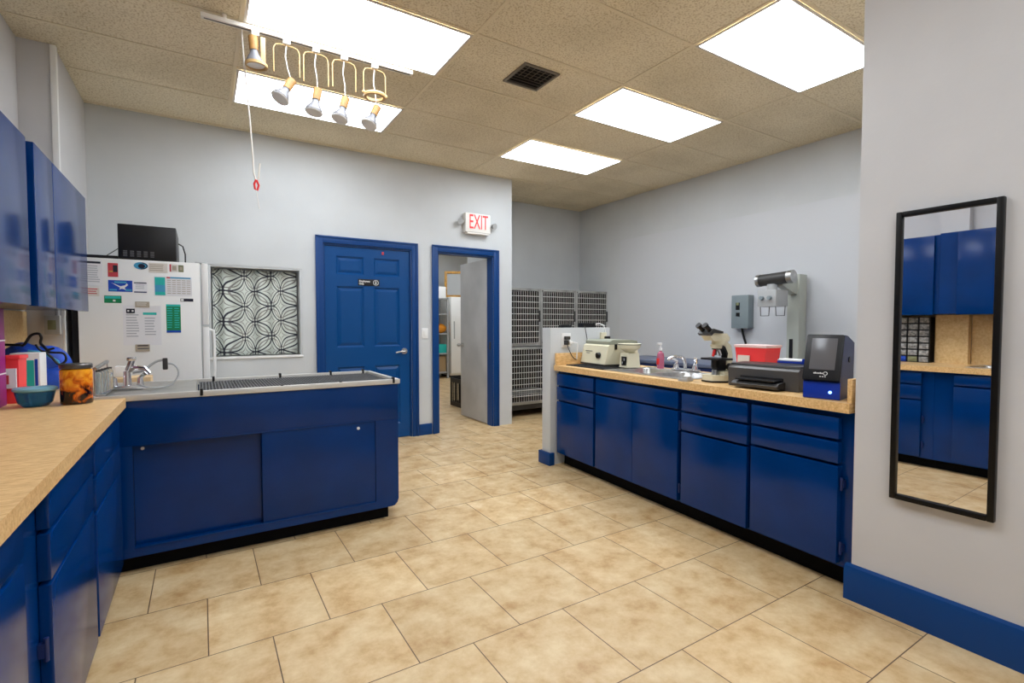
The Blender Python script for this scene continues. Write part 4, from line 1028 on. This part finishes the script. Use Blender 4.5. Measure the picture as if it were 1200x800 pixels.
MB().tube([(-.02, -.11, .22), (.06, -.115, .21), (.14, -.11, .16), (.17, -.1, .09)], .007, 8).build('piping', M['skyblue'], bg)
cbk = thing('coiled_cable', 'black coiled cable draped over the blue nylon bag', 'cable', (-.70, 3.50, CT))
mb = MB()
mb.tube([(-.16, .02, .255), (-.10, .02, .252), (-.076, .0, .253), (-.049, .0, .30), (-.019, .0, .31), (-.009, .0, .29), (-.012, .0, .262), (.01, -.04, .24), (.03, -.05, .22)], .0065, 8, sm=5)
mb.tube([(-.02, -.05, .255), (.0, -.06, .225), (.028, -.06, .215), (.05, -.06, .212), (.088, -.06, .206), (.096, -.06, .17), (.068, -.06, .15), (.042, -.06, .187), (.02, -.06, .22), (.05, -.05, .235)], .0055, 8, sm=5)
mb.build('loop', M['black'], cbk)
vr = thing('vial_rack', 'chrome rack holding the glass vials on the tub end', 'rack', (-.435, 3.10, .8940))
MB().tube([(-.004, -.018, .13), (.012, .24, .15)], .009, 8).box((-.022, -.03, -.0), (.036, .25, .006), .002).tube([(-.004, -.018, .0), (-.004, -.018, .13)], .004, 6).tube([(.012, .24, 0), (.012, .24, .15)], .004, 6).build('frame', M['steel'], vr)
for k in range(5):
    q = k/4
    t = thing('glass_vial', 'clear glass vial standing in the chrome rack beside the amber jar', 'vial', (-.437+.02*q+.006, 3.11+.20*q, .9003), 0, 'glass vials in the rack')
    MB().lathe([(0, 0), (.014, 0), (.015, .004), (.015, .095), (.010, .104), (.010, .108), (0, .108)], n=14).build('glass_body', M['glassthin'], t)
    MB().cyl((0, 0, .1085), (0, 0, .116), .011, n=14).build('stopper', M['dark'], t)

# ------------------------------------------------------------------ storage room
SX_, SY_ = 4.55, 10.35
f3 = thing('upright_freezer', 'white upright freezer in the storage room beyond the doorway', 'freezer', (5.26, 10.75, 0))
MB().box((-.42, -.35, .05), (.42, .35, 1.86), .01).build('body', M['fridge'], f3)
MB().box((-.425, -.40, .10), (.425, -.355, 1.855), .012).build('door', M['fridge'], f3)
MB().box((-.36, -.425, .9), (-.34, -.4005, 1.3), .006).build('handle', M['ltgrey'], f3)
MB().box((-.38, -.3, 0), (.38, .3, .0495)).build('base', M['black'], f3)
pf_ = thing('picture_frame', 'gold framed picture leaning on top of the white freezer', 'picture', (5.02, 10.72, 1.8605))
pf_.rotation_euler = (0, 0, -.5)
m = MB()
for lo, hi in (((-.16, -.02, 0), (-.10, .02, .62)), ((.22, -.02, 0), (.28, .02, .62)), ((-.10, -.02, 0), (.22, .02, .06)), ((-.10, -.02, .56), (.22, .02, .62))): m.box(lo, hi, .006)
m.build('frame', M['gold'], pf_)
MB().box((-.10, -.004, .06), (.22, .004, .56)).build('picture', M['ltgrey'], pf_)
one('storage_tub', MB().box((-.14, -.12, 0), (.14, .12, .10), .01).box((-.15, -.13, .0995), (.15, .13, .125), .006, M['purple']), M['white'], 'white tub with dark purple lid on top of the white freezer', 'tub', (5.42, 10.48, 1.8605))
sh = thing('storage_rack', 'grey metal storage shelves seen through the open doorway', 'shelf', (4.44, 10.62, 0))
for x in (-.35, .33):
    for y in (-.22, .22): MB().box((x-.02, y-.02, 0), (x+.02, y+.02, 1.83)).build('post', M['ltgrey'], sh)
for z in (.12, .55, 1.0, 1.45, 1.80): MB().box((-.37, -.24, z), (.35, .24, z+.025)).build('shelf', M['ltgrey'], sh)
def sitem(name, x, z, w, h, m, label, cat, kind=0, y=-.05):
    mb = MB()
    if kind == 0: mb.box((-w/2, -.12, 0), (w/2, .12, h), .012)
    elif kind == 1: mb.lathe([(0, 0), (w/2, 0), (w/2, h*.75), (w*.2, h*.88), (w*.2, h), (0, h)], n=18)
    else: mb.ball((0, 0, h/2), h/2, (w/h, .9, 1), n=18)
    one(name, mb, M[m], label, cat, (4.44+x, 10.62+y, z), 0, 'supplies on the storage shelves')
zt = [.1455, .5755, 1.0255, 1.4755, 1.8255]
sitem('plastic_jug', .0, zt[4], .16, .3, 'cream', 'cream jug on the top of the storage shelves', 'jug', 1)
sitem('paper_pack', .22, zt[4], .20, .26, 'white', 'white pack on top of the storage shelves beside the gold frame', 'pack')
sitem('cloth_bundle', .22, zt[2], .3, .22, 'orange', 'orange cloth bundle on the storage shelf', 'cloth', 2)
sitem('helmet_bag', -.07, zt[2], .22, .30, 'black', 'black bag on the storage shelf beside the orange bundle', 'bag', 2, -.08)
sitem('green_carton', .2, zt[1], .26, .20, 'teal', 'turquoise carton on the second storage shelf', 'carton')
sitem('white_carton', -.06, zt[1], .22, .3, 'white', 'white carton on the second storage shelf', 'carton')
sitem('towel_stack', .06, zt[0], .5, .36, 'tan', 'tan folded towels on the lowest storage shelf', 'towels')
kx = thing('milk_crate', 'black plastic crate on the floor behind the open grey door', 'crate', (3.40, 6.75, 0))
m = MB(); a, h = .17, .42
for s in (-1, 1):
    m.box((-a, s*a-.008, 0), (a, s*a+.008, h*.15)); m.box((-a, s*a-.008, h*.85), (a, s*a+.008, h)); m.box((s*a-.008, -a, 0), (s*a+.008, a, h*.15)); m.box((s*a-.008, -a, h*.85), (s*a+.008, a, h))
    for k in range(6):
        q = -a+2*a*k/5; m.box((q-.012, s*a-.007, 0), (q+.012, s*a+.007, h)); m.box((s*a-.007, q-.012, 0), (s*a+.007, q+.012, h))
m.box((-a, -a, 0), (a, a, .01))
m.build('crate_body', M['black'], kx)

# ------------------------------------------------------------------ camera, world
wo = bpy.data.worlds.new('world'); SC.world = wo; wo.use_nodes = True
wo.node_tree.nodes['Background'].inputs[0].default_value = (.5, .5, .5, 1); wo.node_tree.nodes['Background'].inputs[1].default_value = .2
cd = bpy.data.cameras.new('camera'); cam = bpy.data.objects.new('camera', cd); COL.objects.link(cam)
cam.location = (0, 0, 1.24)
yaw, pitch = .558972, -.03546
cam.rotation_euler = (pi/2+pitch, .000577, -yaw)
cd.sensor_width = 36; cd.lens = 36*582.0/1200; cd.clip_start = .02
SC.camera = cam
SC.view_settings.view_transform = 'Standard'; SC.view_settings.look = 'None'; SC.view_settings.gamma = 1
SC.view_settings.use_curve_mapping = False
SC.view_settings.exposure = -.2
SC.cycles.diffuse_bounces = 6; SC.cycles.max_bounces = 14
